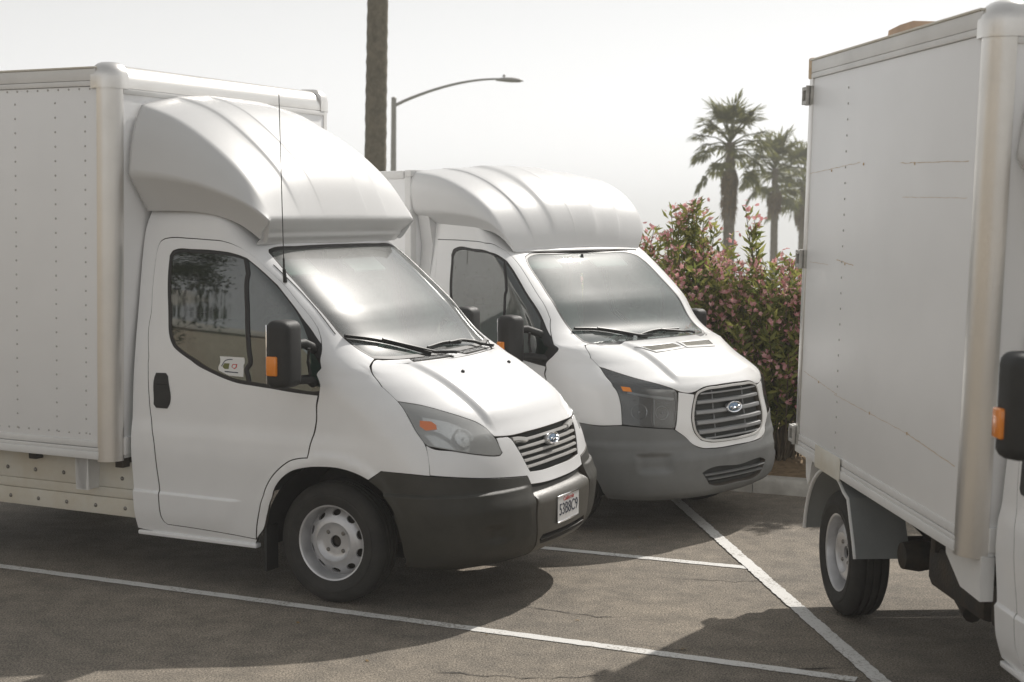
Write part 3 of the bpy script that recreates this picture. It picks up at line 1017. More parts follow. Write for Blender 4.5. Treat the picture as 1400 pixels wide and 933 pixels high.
def fairing(name, C, B, A, crown, front_rows, mat, parent, steps, N=14, levels=2, creases=(.75, .55)):
    """roof fairing: C upper edge, B lower edge, A inner bottom edge (right side, rear to front)"""
    def res(c):
        c = np.array(c, float)
        d = np.r_[0, np.cumsum(np.linalg.norm(np.diff(c, axis=0), axis=1))]
        d /= d[-1]
        t = np.linspace(0, 1, N)
        return np.stack([pchip(list(zip(d, c[:, k])))(t) for k in range(3)], 1)
    C, B, A = res(C), res(B), res(A)
    fr = [f for f in steps]                                  # (fraction of half width, extra height)
    step_cols = [6 + k_ for k_ in range(len(fr)) if any(0 <= q_ < len(fr) and fr[q_][1] != fr[k_][1] for q_ in (k_ - 1, k_ + 1))]
    rows = []
    for i in range(N):
        t = i / (N - 1)
        cr = crown(t)
        top = []
        fade = min(1, (1 - t) / .12, max(0, t) / .02 + .4)
        for f, e in fr:
            q = abs(f)
            top.append((C[i][0] + .015 * (1 - q * q) * t, f * abs(C[i][1]), C[i][2] + cr * (1 - q ** 2.6) + e * fade))
        a, b, c = A[i], B[i], C[i]
        ml = lambda p: (p[0], -p[1], p[2])
        ab = (a + b) / 2
        bc1, bc2 = b * .67 + c * .33, b * .33 + c * .67
        s1 = .012 * (1 - t)
        bc1 = bc1 - np.array((0, s1 * 2.2, 0))
        bc2 = bc2 - np.array((0, s1 * 3.6, 0))
        rt = [a, ab, b, bc1, bc2, c]
        rows.append([tuple(p) for p in rt] + top + [ml(p) for p in rt[::-1]])
    m = len(rows[0])
    V_ = [p for r in rows for p in r]
    F_ = []
    for i in range(N - 1):
        for j in range(m - 1):
            F_.append((i * m + j, i * m + j + 1, (i + 1) * m + j + 1, (i + 1) * m + j))
    # front rows under the lip
    last = (N - 1) * m
    base = list(range(last + 2, last + m - 2))
    prev = base
    for (dx, z, yk) in front_rows:
        cur = []
        for k, idx in enumerate(prev):
            p = V_[base[k]]
            cur.append(len(V_))
            V_.append((dx(p[1]), p[1] * yk, z))
        for k in range(len(cur) - 1):
            F_.append((prev[k], prev[k + 1], cur[k + 1], cur[k]))
        prev = cur
    # back wall
    F_.append(tuple(range(m)))
    bm = bmesh.new()
    vs_ = [bm.verts.new(p) for p in V_]
    for q in F_:
        try:
            bm.faces.new([vs_[k] for k in q])
        except ValueError:
            pass
    bmesh.ops.recalc_face_normals(bm, faces=bm.faces[:])
    cl = bm.edges.layers.float.new('crease_edge')
    bm.verts.index_update()
    key = {k_: .85 for k_ in step_cols}
    key.update({2: creases[0], m - 3: creases[0], 5: creases[1], m - 6: creases[1], 0: 1.0, m - 1: 1.0})
    for e in bm.edges:
        i, j = sorted(v.index for v in e.verts)
        if j < N * m and j - i == m and (i % m) in key:
            e[cl] = key[i % m]
        if i >= last + 2 and j - i == 1 and j < N * m - 2:
            e[cl] = .72
        if i < m and j < m:
            e[cl] = 1.0
    me = bpy.data.meshes.new(name)
    bm.to_mesh(me)
    bm.free()
    me.materials.append(mat)
    me.polygons.foreach_set('use_smooth', [True] * len(me.polygons))
    o = link(bpy.data.objects.new(name, me), parent)
    md = o.modifiers.new('smooth', 'SUBSURF')
    md.levels = md.render_levels = levels
    return o

def emblem(S, a, z, parent, w, h, off, name='emblem'):
    p = S.at(a, z, off)
    n = S.nrm(a, z)
    Mx = frame_at(p, n)
    mb = MB()
    seg = 32
    prof = [(1.12, -.03), (1.12, -.004), (1.06, .006), (1.0, .006), (.93, .004), (.90, -.001), (.86, .000)]
    v, f = [], []
    for r, hh in prof:
        for k in range(seg):
            v.append(Mx @ Vector((w / 2 * r * cos(2 * pi * k / seg), h / 2 * r * sin(2 * pi * k / seg), hh)))
    for i in range(len(prof) - 1):
        for k in range(seg):
            f.append((i * seg + k, i * seg + (k + 1) % seg, (i + 1) * seg + (k + 1) % seg, (i + 1) * seg + k))
    mb.add(v, f)
    o = mb.build(name, M['chrome'], parent, 30)
    fm = MB()
    v, f = [], []
    for r, hh in [(.90, -.001), (.6, .004), (0.001, .006)]:
        for k in range(seg):
            v.append(Mx @ Vector((w / 2 * r * cos(2 * pi * k / seg), h / 2 * r * sin(2 * pi * k / seg), hh)))
    for i in range(2):
        for k in range(seg):
            f.append((i * seg + k, i * seg + (k + 1) % seg, (i + 1) * seg + (k + 1) % seg, (i + 1) * seg + k))
    fm.add(v, f)
    fm.build('emblem_field', M['badge'], o, 60)
    # raised swash strokes on the oval
    st = MB()
    def stroke(pts, r):
        st.tube([Mx @ Vector((x * w / 2, y * h / 2, .007)) for x, y in pts], r, 6)
    stroke([(-.72, -.02), (-.45, .10), (-.30, -.12), (-.52, -.40), (-.25, -.30), (-.05, -.10), (.10, -.22), (.28, -.10), (.42, -.25)], .0035)
    stroke([(.40, -.25), (.50, .12), (.68, .16), (.76, -.05), (.62, -.32), (.45, -.42)], .0035)
    st.build('emblem_relief', M['chrome'], o, 40)
    return o

def lamp_bowl(name, p, n, r, mat, parent, depth=.05):
    mb = MB()
    Mx = frame_at(p, n)
    mb.lathe([(r * 1.08, .002), (r, 0), (r * .92, -depth * .25), (r * .7, -depth * .65), (r * .4, -depth * .92), (0.0, -depth)], Mx, 28)
    mb.lathe([(0, depth * .1), (r * .10, depth * .06), (r * .14, -depth * .2), (r * .14, -depth * .9)], Mx, 12)
    return mb.build(name, mat, parent, 40)

def mirror_unit(parent, S, sgn, x0, x1, y0, y1, z0, z1, arm_hi, arm_lo, amber=True, mat='black', ends=((-.80, 1.485), (-1.04, 1.285))):
    """housing between x0..x1, |y| y0..y1, with two arms to the body; sgn -1 = right side"""
    mir = None
    def shp(v):
        # narrower at the front, slightly domed
        if v.co.x > (x0 + x1) / 2:
            v.co.y = (v.co.y - sgn * (y0 + y1) / 2) * .82 + sgn * (y0 + y1) / 2
            v.co.z = (v.co.z - (z0 + z1) / 2) * .95 + (z0 + z1) / 2
    lo = (x0, min(sgn * y0, sgn * y1), z0)
    hi = (x1, max(sgn * y0, sgn * y1), z1)
    mir = rounded_box_obj('wing_mirror', lo, hi, .045, M[mat], parent, 4, shp)
    mb = MB()
    mb.tube([(x0 + .07, sgn * (y0 + .03), arm_hi[0]), (x0 + .10, sgn * (y0 - .04), arm_hi[0] + .004), S.at(-sgn * ends[0][0], ends[0][1], -.03)], [.028, .028, .030], 12)
    mb.tube([(x0 + .08, sgn * (y0 + .03), arm_lo[0]), (x0 + .12, sgn * (y0 - .05), arm_lo[0]), S.at(-sgn * ends[1][0], ends[1][1], -.03)], [.026, .027, .028], 12)
    mb.tube([(x0 + .14, sgn * (y0 - .03), arm_hi[0] - .02), (x0 + .13, sgn * (y0 - .035), (arm_hi[0] + arm_lo[0]) / 2), (x0 + .14, sgn * (y0 - .04), arm_lo[0] + .03)], .010, 8)
    mb.build('mirror_arm', M[mat], mir, 60)
    g = MB()
    g.box((x0 - .004, min(sgn * (y0 + .02), sgn * (y1 - .02)), z0 + .03), (x0 + .004, max(sgn * (y0 + .02), sgn * (y1 - .02)), z1 - .03), .001)
    g.build('mirror_glass', M['chrome'], mir)
    if amber:
        h = z1 - z0
        b = MB()
        ya, yb = sorted((sgn * (y1 - .05), sgn * (y1 + .006)))
        b.box((x0 + .012, ya, z0 + h * .20), (x0 + .080, yb, z0 + h * .48), .008)
        b.build('turn_signal', M['amber'], mir, 50)
    return mir

def seat(parent, y):
    mb = MB()
    mb.box((-1.02, y - .25, .82), (-.50, y + .25, 1.00), .05)
    mb.box((-1.20, y - .24, .96), (-1.03, y + .24, 1.58), .06, Matrix.Translation((-1.1, 0, 1)) @ Matrix.Rotation(radians(-10), 4, 'Y') @ Matrix.Translation((1.1, 0, -1)))
    mb.box((-1.34, y - .13, 1.62), (-1.22, y + .13, 1.80), .045)
    mb.tube([(-1.26, y - .05, 1.52), (-1.28, y - .05, 1.66)], .008, 6)
    mb.tube([(-1.26, y + .05, 1.52), (-1.28, y + .05, 1.66)], .008, 6)
    return mb.build('seat', M['seat'], parent, 50)

def cab_interior(parent, belt=1.2, wsx=.27, W=.86, papers=True):
    mb = MB()
    mb.box((-1.36, -W, .60), (-.52, W, .66), .01)
    mb.box((-.53, -W + .06, .60), (-.50, W - .06, .98), .01)
    mb.box((-.50, -W + .06, .93), (.1, W - .06, .98), .01)
    mb.box((-1.385, -W + .02, .6), (-1.36, W - .02, 2.0), .005)
    mb.build('cab_floor', M['interior'], parent)
    d = MB()
    d.prism([(-.32, .92), (-.36, 1.02), (-.30, 1.14), (-.16, belt + .06), (wsx - .10, belt + .12), (wsx - .06, belt - .05), (.1, .95)], 1, -W + .03, W - .03)
    o = d.build('dashboard', M['dash'], parent, 30)
    b = MB()
    b.box((-.30, .22, belt + .02), (-.06, .60, belt + .13), .04)
    b.build('instrument_hood', M['interior'], o, 50)
    sw = MB()
    c = Vector((-.50, .41, belt + .02))
    Rm = Matrix.Translation(c) @ Matrix.Rotation(radians(-62), 4, 'Y')
    sw.tube([Rm @ Vector((.19 * cos(t), .19 * sin(t), 0)) for t in np.linspace(0, 2 * pi, 33)], .014, 8, cap=False)
    sw.box((-.19, -.03, -.02), (.19, .03, .01), .01, Rm)
    sw.tube([Rm @ Vector((0, 0, 0)), Rm @ Vector((0, 0, -.3))], .03, 8)
    sw.build('steering_wheel', M['interior'], o, 50)
    if papers:
        p = MB()
        for k, (x, y, a) in enumerate([(-.02, -.42, .2), (.0, -.30, -.25), (-.05, .05, .5)]):
            p.box((-.11, -.15, 0), (.11, .15, .006), 0, Matrix.Translation((x, y, belt + .105 + k * .004)) @ Matrix.Rotation(radians(-14), 4, 'Y') @ Matrix.Rotation(a, 4, 'Z'))
        p.build('paperwork', M['paper'], o)
    for y_ in (.40, -.40):
        sv = MB()
        sv.box((-.012, -.20, -.14), (.012, .20, 0), .01, Matrix.Translation((-.66, y_, 1.96)) @ Matrix.Rotation(radians(-50), 4, 'Y'))
        sv.build('sun_visor', M['paper'], parent, 40)
    rm = MB()
    rm.box((-.52, -.11, 1.83), (-.49, .11, 1.90), .012)
    rm.tube([(-.505, 0, 1.89), (-.53, 0, 1.98)], .010, 6)
    rm.build('rear_view_mirror', M['trim'], parent, 40)
    seat(parent, .42)
    seat(parent, -.42)

def wiper(S, name, arm, blade, parent):
    a = strip(name, S, arm, .016, .016, M['trim'], parent, .016, taper=(.8, 1.5))
    strip('wiper_blade', S, blade, .012, .022, M['trim'], a, .003)
    return a

def text_mesh(name, body, size, mat, parent, Mx, extrude=.0008, sx=1.0):
    cu = bpy.data.curves.new(name, 'FONT')
    cu.body = body
    cu.size = size
    cu.align_x = 'CENTER'
    cu.align_y = 'CENTER'
    cu.extrude = extrude
    t = bpy.data.objects.new(name + '_tmp', cu)
    COL.objects.link(t)
    dg = bpy.context.evaluated_depsgraph_get()
    me = bpy.data.meshes.new_from_object(t.evaluated_get(dg))
    bpy.data.objects.remove(t)
    me.transform(Mx @ Matrix.Scale(sx, 4, (1, 0, 0)))
    me.materials.clear()
    me.materials.append(mat)
    return link(bpy.data.objects.new(name, me), parent)

def rows_z(zs, a0, a1, step=.016):
    return [(s_ * a_, z_) for z_ in zs for a_ in np.arange(a0, a1, step) for s_ in (-1, 1)]
def rows_a(as_, z0, z1, step=.02):
    return [(s_ * a_, z_) for a_ in as_ for z_ in np.arange(z0, z1, step) for s_ in (-1, 1)]
LEDGE1 = rows_z((.580, .574, .569, .564, .559, .553), 1.56, 1.995)
BUMP1 = rows_z((.712, .707, .702, .697, .692, .686), .24, 1.06)
CREST1 = rows_a((.385, .374, .366, .358, .350, .342, .334, .322), 1.0, 1.40)

def build_cab1(root):
    T = T1
    S = S1
    P_ = M['paint']
    # outlines shared by neighbouring panels (right side)
    hl = T['hl']
    tip = hl[0]
    hl_top = hl[0:7] + [hl[8]]
    ws_top = [(-.549, 2.018), (-.530, 2.034), (-.498, 2.044), (-.323, 2.053), (0, 2.057)]
    wsl = T['wsl'][1:]
    ws_bot = [(-.475, 1.422), (-.40, 1.412), (-.25, 1.405), (0, 1.402)]
    hood_rear = [(-.475, 1.416), (-.404, 1.394), (-.343, 1.380), (-.212, 1.374), (0, 1.370)]
    win_t = [(-.560, 1.922)] 
    hf = [(-.366, .995), (-.301, .988), (-.163, .990), (0, .990)]
    gr = [(-.292, .975), (-.270, .919), (-.245, .843), (-.222, .772), (-.145, .763), (0, .761)]
    arch = T['arch']
    bt = T['bumptop']
    i_f = 3
    fs = [(-.706, .985), (-.728, .811)]
    # --- body shell with door openings
    right = [(-2.0, .318), (-1.88, .303), (-1.525, .289)] + [(-1.516, .344)] + arch[1:13] + bt[1:2] + [(-.804, .817)] + [fs[1], fs[0]] + [hl[-2], hl[-1], tip] \
        + T['hoodside'][::-1][1:] + [(-.475, 1.422)] + wsl[::-1][1:] + ws_top[:-1]
    left = [(-p[0], p[1]) for p in right[::-1]]
    rear_r = [(2.0, 2.27), (-2.0, 2.27)]
    door = T['door']
    shell = panel('cab_body', S, right + [(0, 2.057)] + left + rear_r, P_, root, gap=.0035, depth=.03, holes=[door, mirror(door)], corner=30, extra=LEDGE1)
    # inner dark lining closes the seams
    lin_holes = [T['win'], mirror(T['win']), sym([(0, 1.40)] + ws_bot[::-1][1:] + wsl[::-1] + ws_top[1:])]
    ar = [(p[0], p[1]) for p in arch]
    outl = [(-1.99, .34), (-1.53, .31)] + ar[:-1] + [(-.9, .27), (-.4, .27), (0, .27)]
    outl = outl + [(-p[0], p[1]) for p in outl[::-1] if p[0] != 0] + [(1.99, 2.25), (-1.99, 2.25)]
    panel('inner_lining', S, outl, M['lining'], root, gap=.012, depth=0, off=-.034, holes=lin_holes, grid=.06, corner=30)
    for sg in (1, -1):
        mm = (lambda p: p) if sg == 1 else mirror
        d = panel('door', S, mm(door), P_, root, gap=.0042, depth=.03, holes=[mm(T['win'])], corner=30, extra=LEDGE1)
        # black glazing surround, glass and mirror foot
        win = T['win']
        gl = win[:13] + [(-.735, 1.66), (-.765, 1.56), (-.86, 1.40), (-1.01, 1.235), (-1.064, 1.221)] + win[24:]
        g_in = offset_poly(spline_poly(gl)[::(1 if area2(spline_poly(gl)) > 0 else -1)], .020)
        g_in = [(q[0] / AS, q[1]) for q in g_in[::3]]
        panel('window_surround', S, mm(win), M['trim'], d, gap=.001, depth=.02, off=-.004, holes=[mm(g_in)])
        panel('side_window', S, mm(g_in), M['glass'], d, gap=-.004, depth=0, off=-.010, grid=.05)
        strip('window_bar', S, mm(T['bar']), .03, .010, M['trim'], d, -.012)
        # handle
        hd = T['handle']
        panel('door_handle', S, mm([(-1.876, 1.27), (-1.868, 1.288), (-1.815, 1.290), (-1.806, 1.272), (-1.825, 1.098), (-1.835, 1.080), (-1.885, 1.080), (-1.895, 1.10)]), M['black'], d, gap=0, depth=.02, off=.006, grid=.03)
        strip('handle_slit', S, mm([(-1.872, 1.222), (-1.815, 1.222)]), .005, .002, M['dark'], d, .0062)
    strip('roof_drip_moulding', S, [(-.60, 1.95), (-.575, 1.80), (-.568, 1.64), (-.56, 1.56)], .006, .003, M['trim'], root, 0)
    # --- bonnet, nose, cowl
    hood_h = [(0, 1.370)] + hood_rear[::-1][1:] + T['hoodside'][1:-1] + hl_top[:-1] + hf
    panel('bonnet', S, sym(hood_h), P_, root, gap=.0032, depth=.035, corner=30, extra=CREST1)
    nose_h = [(0, .761)] + gr[::-1][1:] + [(-.301, .984), (-.364, .988)] + hl[8:15] + [(-.704, .978)] + [(-.728, .815)] + bt[3:] + [(-.238, .702), (-.171, .694), (0, .688)]
    panel('grille_surround', S, sym(nose_h), P_, root, gap=.003, depth=.045, corner=30)
    cowl = [(0, 1.373)] + [(-.212, 1.377), (-.343, 1.383), (-.404, 1.397), (-.465, 1.416)] + ws_bot[1:]
    cw = panel('cowl', S, sym(cowl), P_, root, gap=.002, depth=.02, off=-.006, corner=60)
    for sg in (1, -1):
        mm = (lambda p: p) if sg == 1 else mirror
        vq = [(-.30, 1.402), (-.045, 1.397), (-.06, 1.377), (-.32, 1.384)]
        v = panel('cowl_vent', S, mm(vq), M['dark'], root, gap=0, depth=.01, off=.0005, corner=20)
        for k in range(2):
            zz = 1.3905 - k * .0065
            strip('vent_slat', S, mm([(-.31, zz + .002), (-.05, zz - .002)]), .003, .004, M['boxrail'], v, .001)
        for k in range(4):
            aa = -.27 + k * .065
            strip('vent_rib', S, mm([(aa - .006, 1.383), (aa, 1.400)]), .005, .004, M['boxrail'], v, .001)
        nz = MB()
        pz = S.at(-sg * .205, 1.307)
        nz.lathe([(.012, 0), (.012, .004), (.008, .012), (0, .013)], frame_at(pz, S.nrm(-sg * .205, 1.307)), 10)
        nz.build('washer_jet', M['black'], root, 50)
    # --- windscreen
    ws_h = [(0, 1.402)] + ws_bot[::-1][1:] + wsl[::-1][1:] + ws_top
    ws_o = sym(ws_h)
    wo = spline_poly(ws_o, corner=30)
    wo = wo if area2(wo) > 0 else wo[::-1]
    w_in = [(q[0] / AS, q[1]) for q in offset_poly(wo, .016)[::3]]
    panel('windscreen_seal', S, ws_o, M['trim'], root, gap=.001, depth=.02, off=-.001, holes=[w_in], corner=30)
    w = panel('windscreen', S, w_in, M['wsglass'], root, gap=-.004, depth=0, off=-.004, grid=.05, corner=30)
    wiper(S, 'wiper', T['wip1'][1:], T['wip1'][:1] + T['wip1b'], root)
    wiper(S, 'wiper', [(.06, 1.435), (.203, 1.430), (.272, 1.402), (.29, 1.372)], [(-.130, 1.432), (.046, 1.442), (.16, 1.432)], root)
    # --- grille
    gback = sym([(0, .755)] + [(-.15, .757), (-.235, .765), (-.258, .84), (-.285, .92), (-.31, .985)] + [(-.163, .992), (0, .992)])
    panel('grille_backing', S, gback, M['dark'], root, gap=-.004, depth=0, off=-.055, grid=.05)
    for z, e in [(.952, .262), (.912, .258), (.873, .248), (.836, .238), (.799, .228)]:
        strip('grille_slat', S, [(-e, z), (-e * .5, z + .001), (0, z + .002), (e * .5, z + .001), (e, z)], .020, .030, M['grille_silver'], root, -.034)
    for sg in (1, -1):
        strip('grille_bracket', S, [(sg * .278, .966), (sg * .235, .962), (sg * .19, .950)], .032, .036, M['grille_silver'], root, -.034)
    emblem(S, -.005, .918, root, .135, .062, .012)
    # --- headlamps
    for sg in (1, -1):
        mm = (lambda p: p) if sg == 1 else mirror
        lens = panel('headlight', S, mm(hl), M['lens'], root, gap=.004, depth=.012, off=.001, grid=.03, corner=30)
        panel('lamp_housing', S, mm(hl), M['lamp_silver'], lens, gap=.006, depth=-.034, off=-.036, grid=.04, corner=30)
        pp = [(-.61, 1.14), (-.50, 1.10), (-.45, 1.06), (-.50, .935), (-.66, .975), (-.672, 1.04)]
        panel('reflector', S, mm(pp), M['reflector'], lens, gap=.004, depth=.01, off=-.030, grid=.03)
        lamp_bowl('lamp_bowl', S.at(-sg * .505, 1.01, -.012), S.nrm(-sg * .48, 1.02), .058, M['reflector'], lens)
        lamp_bowl('high_beam_bowl', S.at(-sg * .425, .985, -.016), S.nrm(-sg * .40, 1.0), .048, M['reflector'], lens)
        panel('turn_signal', S, mm([(-.648, 1.104), (-.60, 1.097), (-.590, 1.078), (-.602, 1.056), (-.655, 1.052), (-.668, 1.075)]), M['amber_pale'], lens, gap=0, depth=.004, off=.0018, grid=.03)
        strip('lamp_divider', S, mm([(-.685, 1.045), (-.60, 1.04), (-.55, .945)]), .008, .02, M['lamp_grey'], lens, -.03)
    # --- bumper
    for sg in (1, -1):
        mm = (lambda p: p) if sg == 1 else mirror
        side = [arch[12], bt[1], (-.804, .815), (-.728, .809), (-.614, .800), (-.471, .780), (-.348, .763), (-.247, .750)] + [(-.240, .713), (-.247, .644), (-.252, .536), (-.244, .422), (-.237, .350), (-.23, .270)] + [(-.5, .262), (-.80, .272), (-.925, .290)] + [(-.955, .352), (-.960, .483), (-.99, .581), (-1.005, .657), (-1.028, .723)]
        fq = [(-.62, .545), (-.36, .53), (-.345, .44), (-.50, .375), (-.63, .40)]
        b = panel('bumper_side', S, mm(side), M['bumper1'], root, gap=.002, depth=.06, off=.004, corner=30, holes=[mm(fq)], extra=BUMP1)
        # fog-lamp blank recess
        panel('fog_lamp_blank', S, mm(fq), M['bumper1'], b, gap=-.002, depth=.012, off=.004, grid=.02,
              offf=lambda a, z: -.026 * sstep((np.abs(a) - .36) / .10) * sstep((.56 - np.abs(a)) / .10) * sstep((z - .40) / .05) * sstep((.53 - z) / .05))
    cen = sym([(0, .684)] + [(-.171, .689), (-.234, .697), (-.236, .644), (-.246, .536), (-.238, .422), (-.231, .350), (-.225, .268), (0, .262)])
    slot = sym([(0, .395)] + [(-.20, .40), (-.215, .375), (-.20, .345), (0, .338)])
    bc = panel('bumper_centre', S, cen, M['bumper1c'], root, gap=.002, depth=.05, off=.006, holes=[slot], corner=30, offf=lambda a, z: -.042 * sstep((z - .605) / .085))
    panel('lower_intake', S, slot, M['dark'], bc, gap=-.004, depth=0, off=-.03)
    strip('intake_bar', S, [(-.205, .369), (0, .367), (.205, .369)], .012, .02, M['bumper1'], bc, -.012)
    # --- wheel-arch liners
    for sg in (-1, 1):
        lm = MB()
        ang = np.linspace(radians(-8), radians(188), 26)
        v, f = [], []
        for t in ang:
            for y in (.93, .45):
                v.append((.005 + .47 * cos(t), sg * y, .365 + .46 * sin(t)))
        for i in range(len(ang) - 1):
            f.append((2 * i, 2 * i + 1, 2 * i + 3, 2 * i + 2))
        lm.add(v, f)
        lm.add([(-.5, sg * .45, .2), (.5, sg * .45, .2), (.5, sg * .45, .9), (-.5, sg * .45, .9)], [(0, 1, 2, 3)])
        lm.build('arch_liner', M['dark'], root, 40)
        mf = MB()
        mf.box((-.475, sg * .88 - .06, .15), (-.455, sg * .88 + .06, .42), .004)
        mf.build('mudflap', M['black'], root)
    # --- sill
    for sg in (-1, 1):
        sm = MB()
        lo, hi = sorted((sg * .90, sg * .955))
        sm.box((-1.40, lo, .285), (-.52, hi, .312), .008)
        sm.build('sill', P_, root)
    # --- mirrors, aerial
    for sg in (-1, 1):
        q = 0 if sg < 0 else .10
        mirror_unit(root, S, sg, -.235, -.095, 1.05 - q, 1.255 - q, 1.275 - q * .3, 1.665 - q * .5, (1.515, .10, .93), (1.315, .08, .94))
    am = MB()
    ap = S.at(-.627, 1.852)
    top = ap + Vector((-.012, -.03, 1.10))
    am.tube([ap, ap + Vector((0, -.012, .075))], [.013, .010], 10)
    am.tube([ap + Vector((0, -.012, .075)), ap + Vector((0, -.014, .14))], .006, 8)
    am.build('aerial_base', M['black'], root, 50)
    aw = MB()
    aw.tube([ap + Vector((0, -.014, .13)), top], .0028, 6)
    aw.build('aerial', M['trim'], root)
    cab_interior(root, 1.22, .27, .86)
# ------------------------------------------------------------------ box body shared by both near trucks
BX0, BX1, BY, BZ0, BZ1 = -1.425, -4.03, 1.12, .757, 3.10
RP = .11     # corner post radius

def rivet_mesh():
    if 'rivet' not in WHEEL:
        mb = MB()
        mb.lathe([(.0075, 0), (.0072, .002), (.005, .004), (0, .0048)], Matrix.Rotation(radians(90), 4, 'X'), 6)
        o = mb.build('rivet', M['steel'], None, 60)
        WHEEL['rivet'] = ([tuple(v.co) for v in o.data.vertices], [tuple(p.vertices) for p in o.data.polygons])
        bpy.data.objects.remove(o)
    return WHEEL['rivet']

def box_body(root, cols, rows, rail_rivets=True, rust=False):
    y = BY
    # corner posts and caps
    for sg in (-1, 1):
        mb = MB()
        v, f = [], []
        n = 14
        zs = [BZ0 - .012, BZ0 + .10, 2.2, 2.99]
        for z in zs:
            for k in range(n + 1):
                t = pi / 2 * k / n
                v.append((BX0 - RP + RP * sin(t), sg * (y - RP + RP * cos(t)), z))
            v.append((BX0 - RP, sg * (y - RP), z))
        m = n + 2
        for i in range(len(zs) - 1):
            for k in range(m):
                f.append((i * m + k, i * m + (k + 1) % m, (i + 1) * m + (k + 1) % m, (i + 1) * m + k))
        f.append(tuple(range(m)))
        f.append(tuple(range((len(zs) - 1) * m, len(zs) * m)))
        mb.add(v, f)
        mb.build('corner_post', M['alu'], root, 35)
        # cap: rounded shell a little proud of the post
        cb = MB()
        v, f = [], []
        R = RP + .006
        nl = 7
        for i in range(nl + 1):
            u = i / nl
            if i == 0:
                rr, zz = R, 2.985
            else:
                t = pi / 2 * (i - 1) / (nl - 1)
                rr, zz = R - .09 + .09 * cos(t), 3.050 + .095 * sin(t)
            for k in range(17):
                t2 = -.35 + (pi / 2 + .70) * k / 16
                cx, cy = BX0 - RP, sg * (y - RP)
                px, py = sin(t2), cos(t2)
                # square off the ends so that the cap runs into the rails
                if t2 < 0:
                    px, py = t2, 1
                if t2 > pi / 2:
                    px, py = 1, -(t2 - pi / 2)
                v.append((cx + rr * px, cy + sg * rr * py, zz))
        m = 17
        for i in range(nl):
            for k in range(m - 1):
                f.append((i * m + k, i * m + k + 1, (i + 1) * m + k + 1, (i + 1) * m + k))
        top = [nl * m + k for k in range(m)]
        v.append((BX0 - RP - .05, sg * (y - RP - .05), 3.145))
        for k in range(m - 1):
            f.append((top[k], top[k + 1], len(v) - 1))
        v.append((BX0 - RP - .05, sg * (y - RP - .05), 2.985))
        for k in (0, m - 1):
            f.append(tuple(i * m + k for i in range(nl + 1)) + (len(v) - 2, len(v) - 1))
        cb.add(v, f)
        cb.build('corner_cap', M['alu'], root, 40)
    # rounded front top rail
    mb = MB()
    prof = [(BX0, 2.99)] + [(BX0 - .13 + .13 * cos(t), 3.01 + .125 * sin(t)) for t in np.linspace(0, pi / 2, 12)] + [(BX0 - .20, 3.135), (BX0 - .20, 2.99)]
    mb.prism(prof, 1, -y + RP + .004, y - RP - .004)
    mb.build('front_rail', M['alu'], root, 30)
    mb = MB()
    mb.box((BX0 - .02, -y + RP, 2.955), (BX0 + .004, y - RP, 2.984), .002)
    mb.build('front_rail_lip', M['boxrail'], root)
    mb = MB()
    mb.box((BX0 - .02, -y + RP - .01, BZ0), (BX0 - .004, y - RP + .01, 2.99), .002)
    mb.build('front_wall', M['boxpaint'], root)
    mb = MB()
    mb.box((BX0 - .016, -y + RP, BZ0 + .02), (BX0 + .012, y - RP, BZ0 + .13), .004)
    mb.build('front_sill', M['boxrail'], root)
    for sg in (-1, 1):
        def yb(a, b):
            return sorted((sg * a, sg * b))
        # wall
        lo, hi = yb(y - .03, y - .006)
        mb = MB()
        mb.box((BX1 + .05, lo, .872), (BX0 - RP + .004, hi, 2.995), .001)
        mb.build('side_wall', M['boxpaint'], root)
        # upper rail with a groove and a dark edge
        mb = MB()
        lo, hi = yb(y - .04, y + .004)
        mb.box((BX1, lo, 2.998), (BX0 - RP - .01, hi, 3.028), .003)
        mb.box((BX1, lo, 3.030), (BX0 - RP - .01, hi, 3.100), .004)
        mb.build('top_rail', M['boxrail'], root)
        mb = MB()
        lo, hi = yb(y - .06, y + .010)
        mb.box((BX1 - .004, lo, 3.101), (BX0 - RP - .01, hi, 3.112), .003)
        mb.build('roof_edge_strip', M['cream'], root)
        # lower rails
        mb = MB()
        lo, hi = yb(y - .05, y - .001)
        mb.box((BX1, lo, .832), (BX0 - RP + .006, hi, .8715), .003)
        mb.build('wall_kick_rail', M['boxrail'], root)
        mb = MB()
        lo, hi = yb(y - .05, y + .006)
        mb.box((BX1, lo, BZ0), (BX0 - RP + .006, hi, .806), .006)
        lo, hi = yb(y - .05, y + .001)
        mb.box((BX1, lo, .806), (BX0 - RP + .006, hi, .828), .003)
        mb.build('bottom_rail', M['boxrail'], root)
        # rear frame post
        mb = MB()
        lo, hi = yb(y - .10, y + .002)
        mb.box((BX1 - .012, lo, BZ0), (BX1 + .046, hi, 3.0), .004)
        mb.build('rear_post', M['alu'], root)
        # rivets
        rv, rf = rivet_mesh()
        mb = MB()
        pts = []
        for cx in cols:
            for k in range(rows):
                pts.append((cx, 2.905 - k * .0865))
        if rail_rivets:
            x = BX0 - RP - .055
            while x > BX1 + .1:
                pts.append((x, 2.982))
                pts.append((x - .01, .912))
                x -= .0815
        for px, pz in pts:
            if pz < .9:
                continue
            mb.add([(p[0] + px, sg * (y - .0065) + p[1] * (1 if sg < 0 else -1), p[2] + pz) for p in rv], rf)
        r = mb.build('rivets', M['rivet'], root, 60)
        r['kind'] = 'stuff'
    mb = MB()
    mb.box((BX1, -y + .02, 3.085), (BX0 - .1, y - .02, 3.105), .004)
    mb.build('box_roof', M['boxpaint'], root)
    mb = MB()
    mb.box((BX1, -y + .06, BZ0 + .01), (BX0 - .16, y - .06, BZ0 + .06), .004)
    mb.build('box_floor', M['undercarriage'], root)
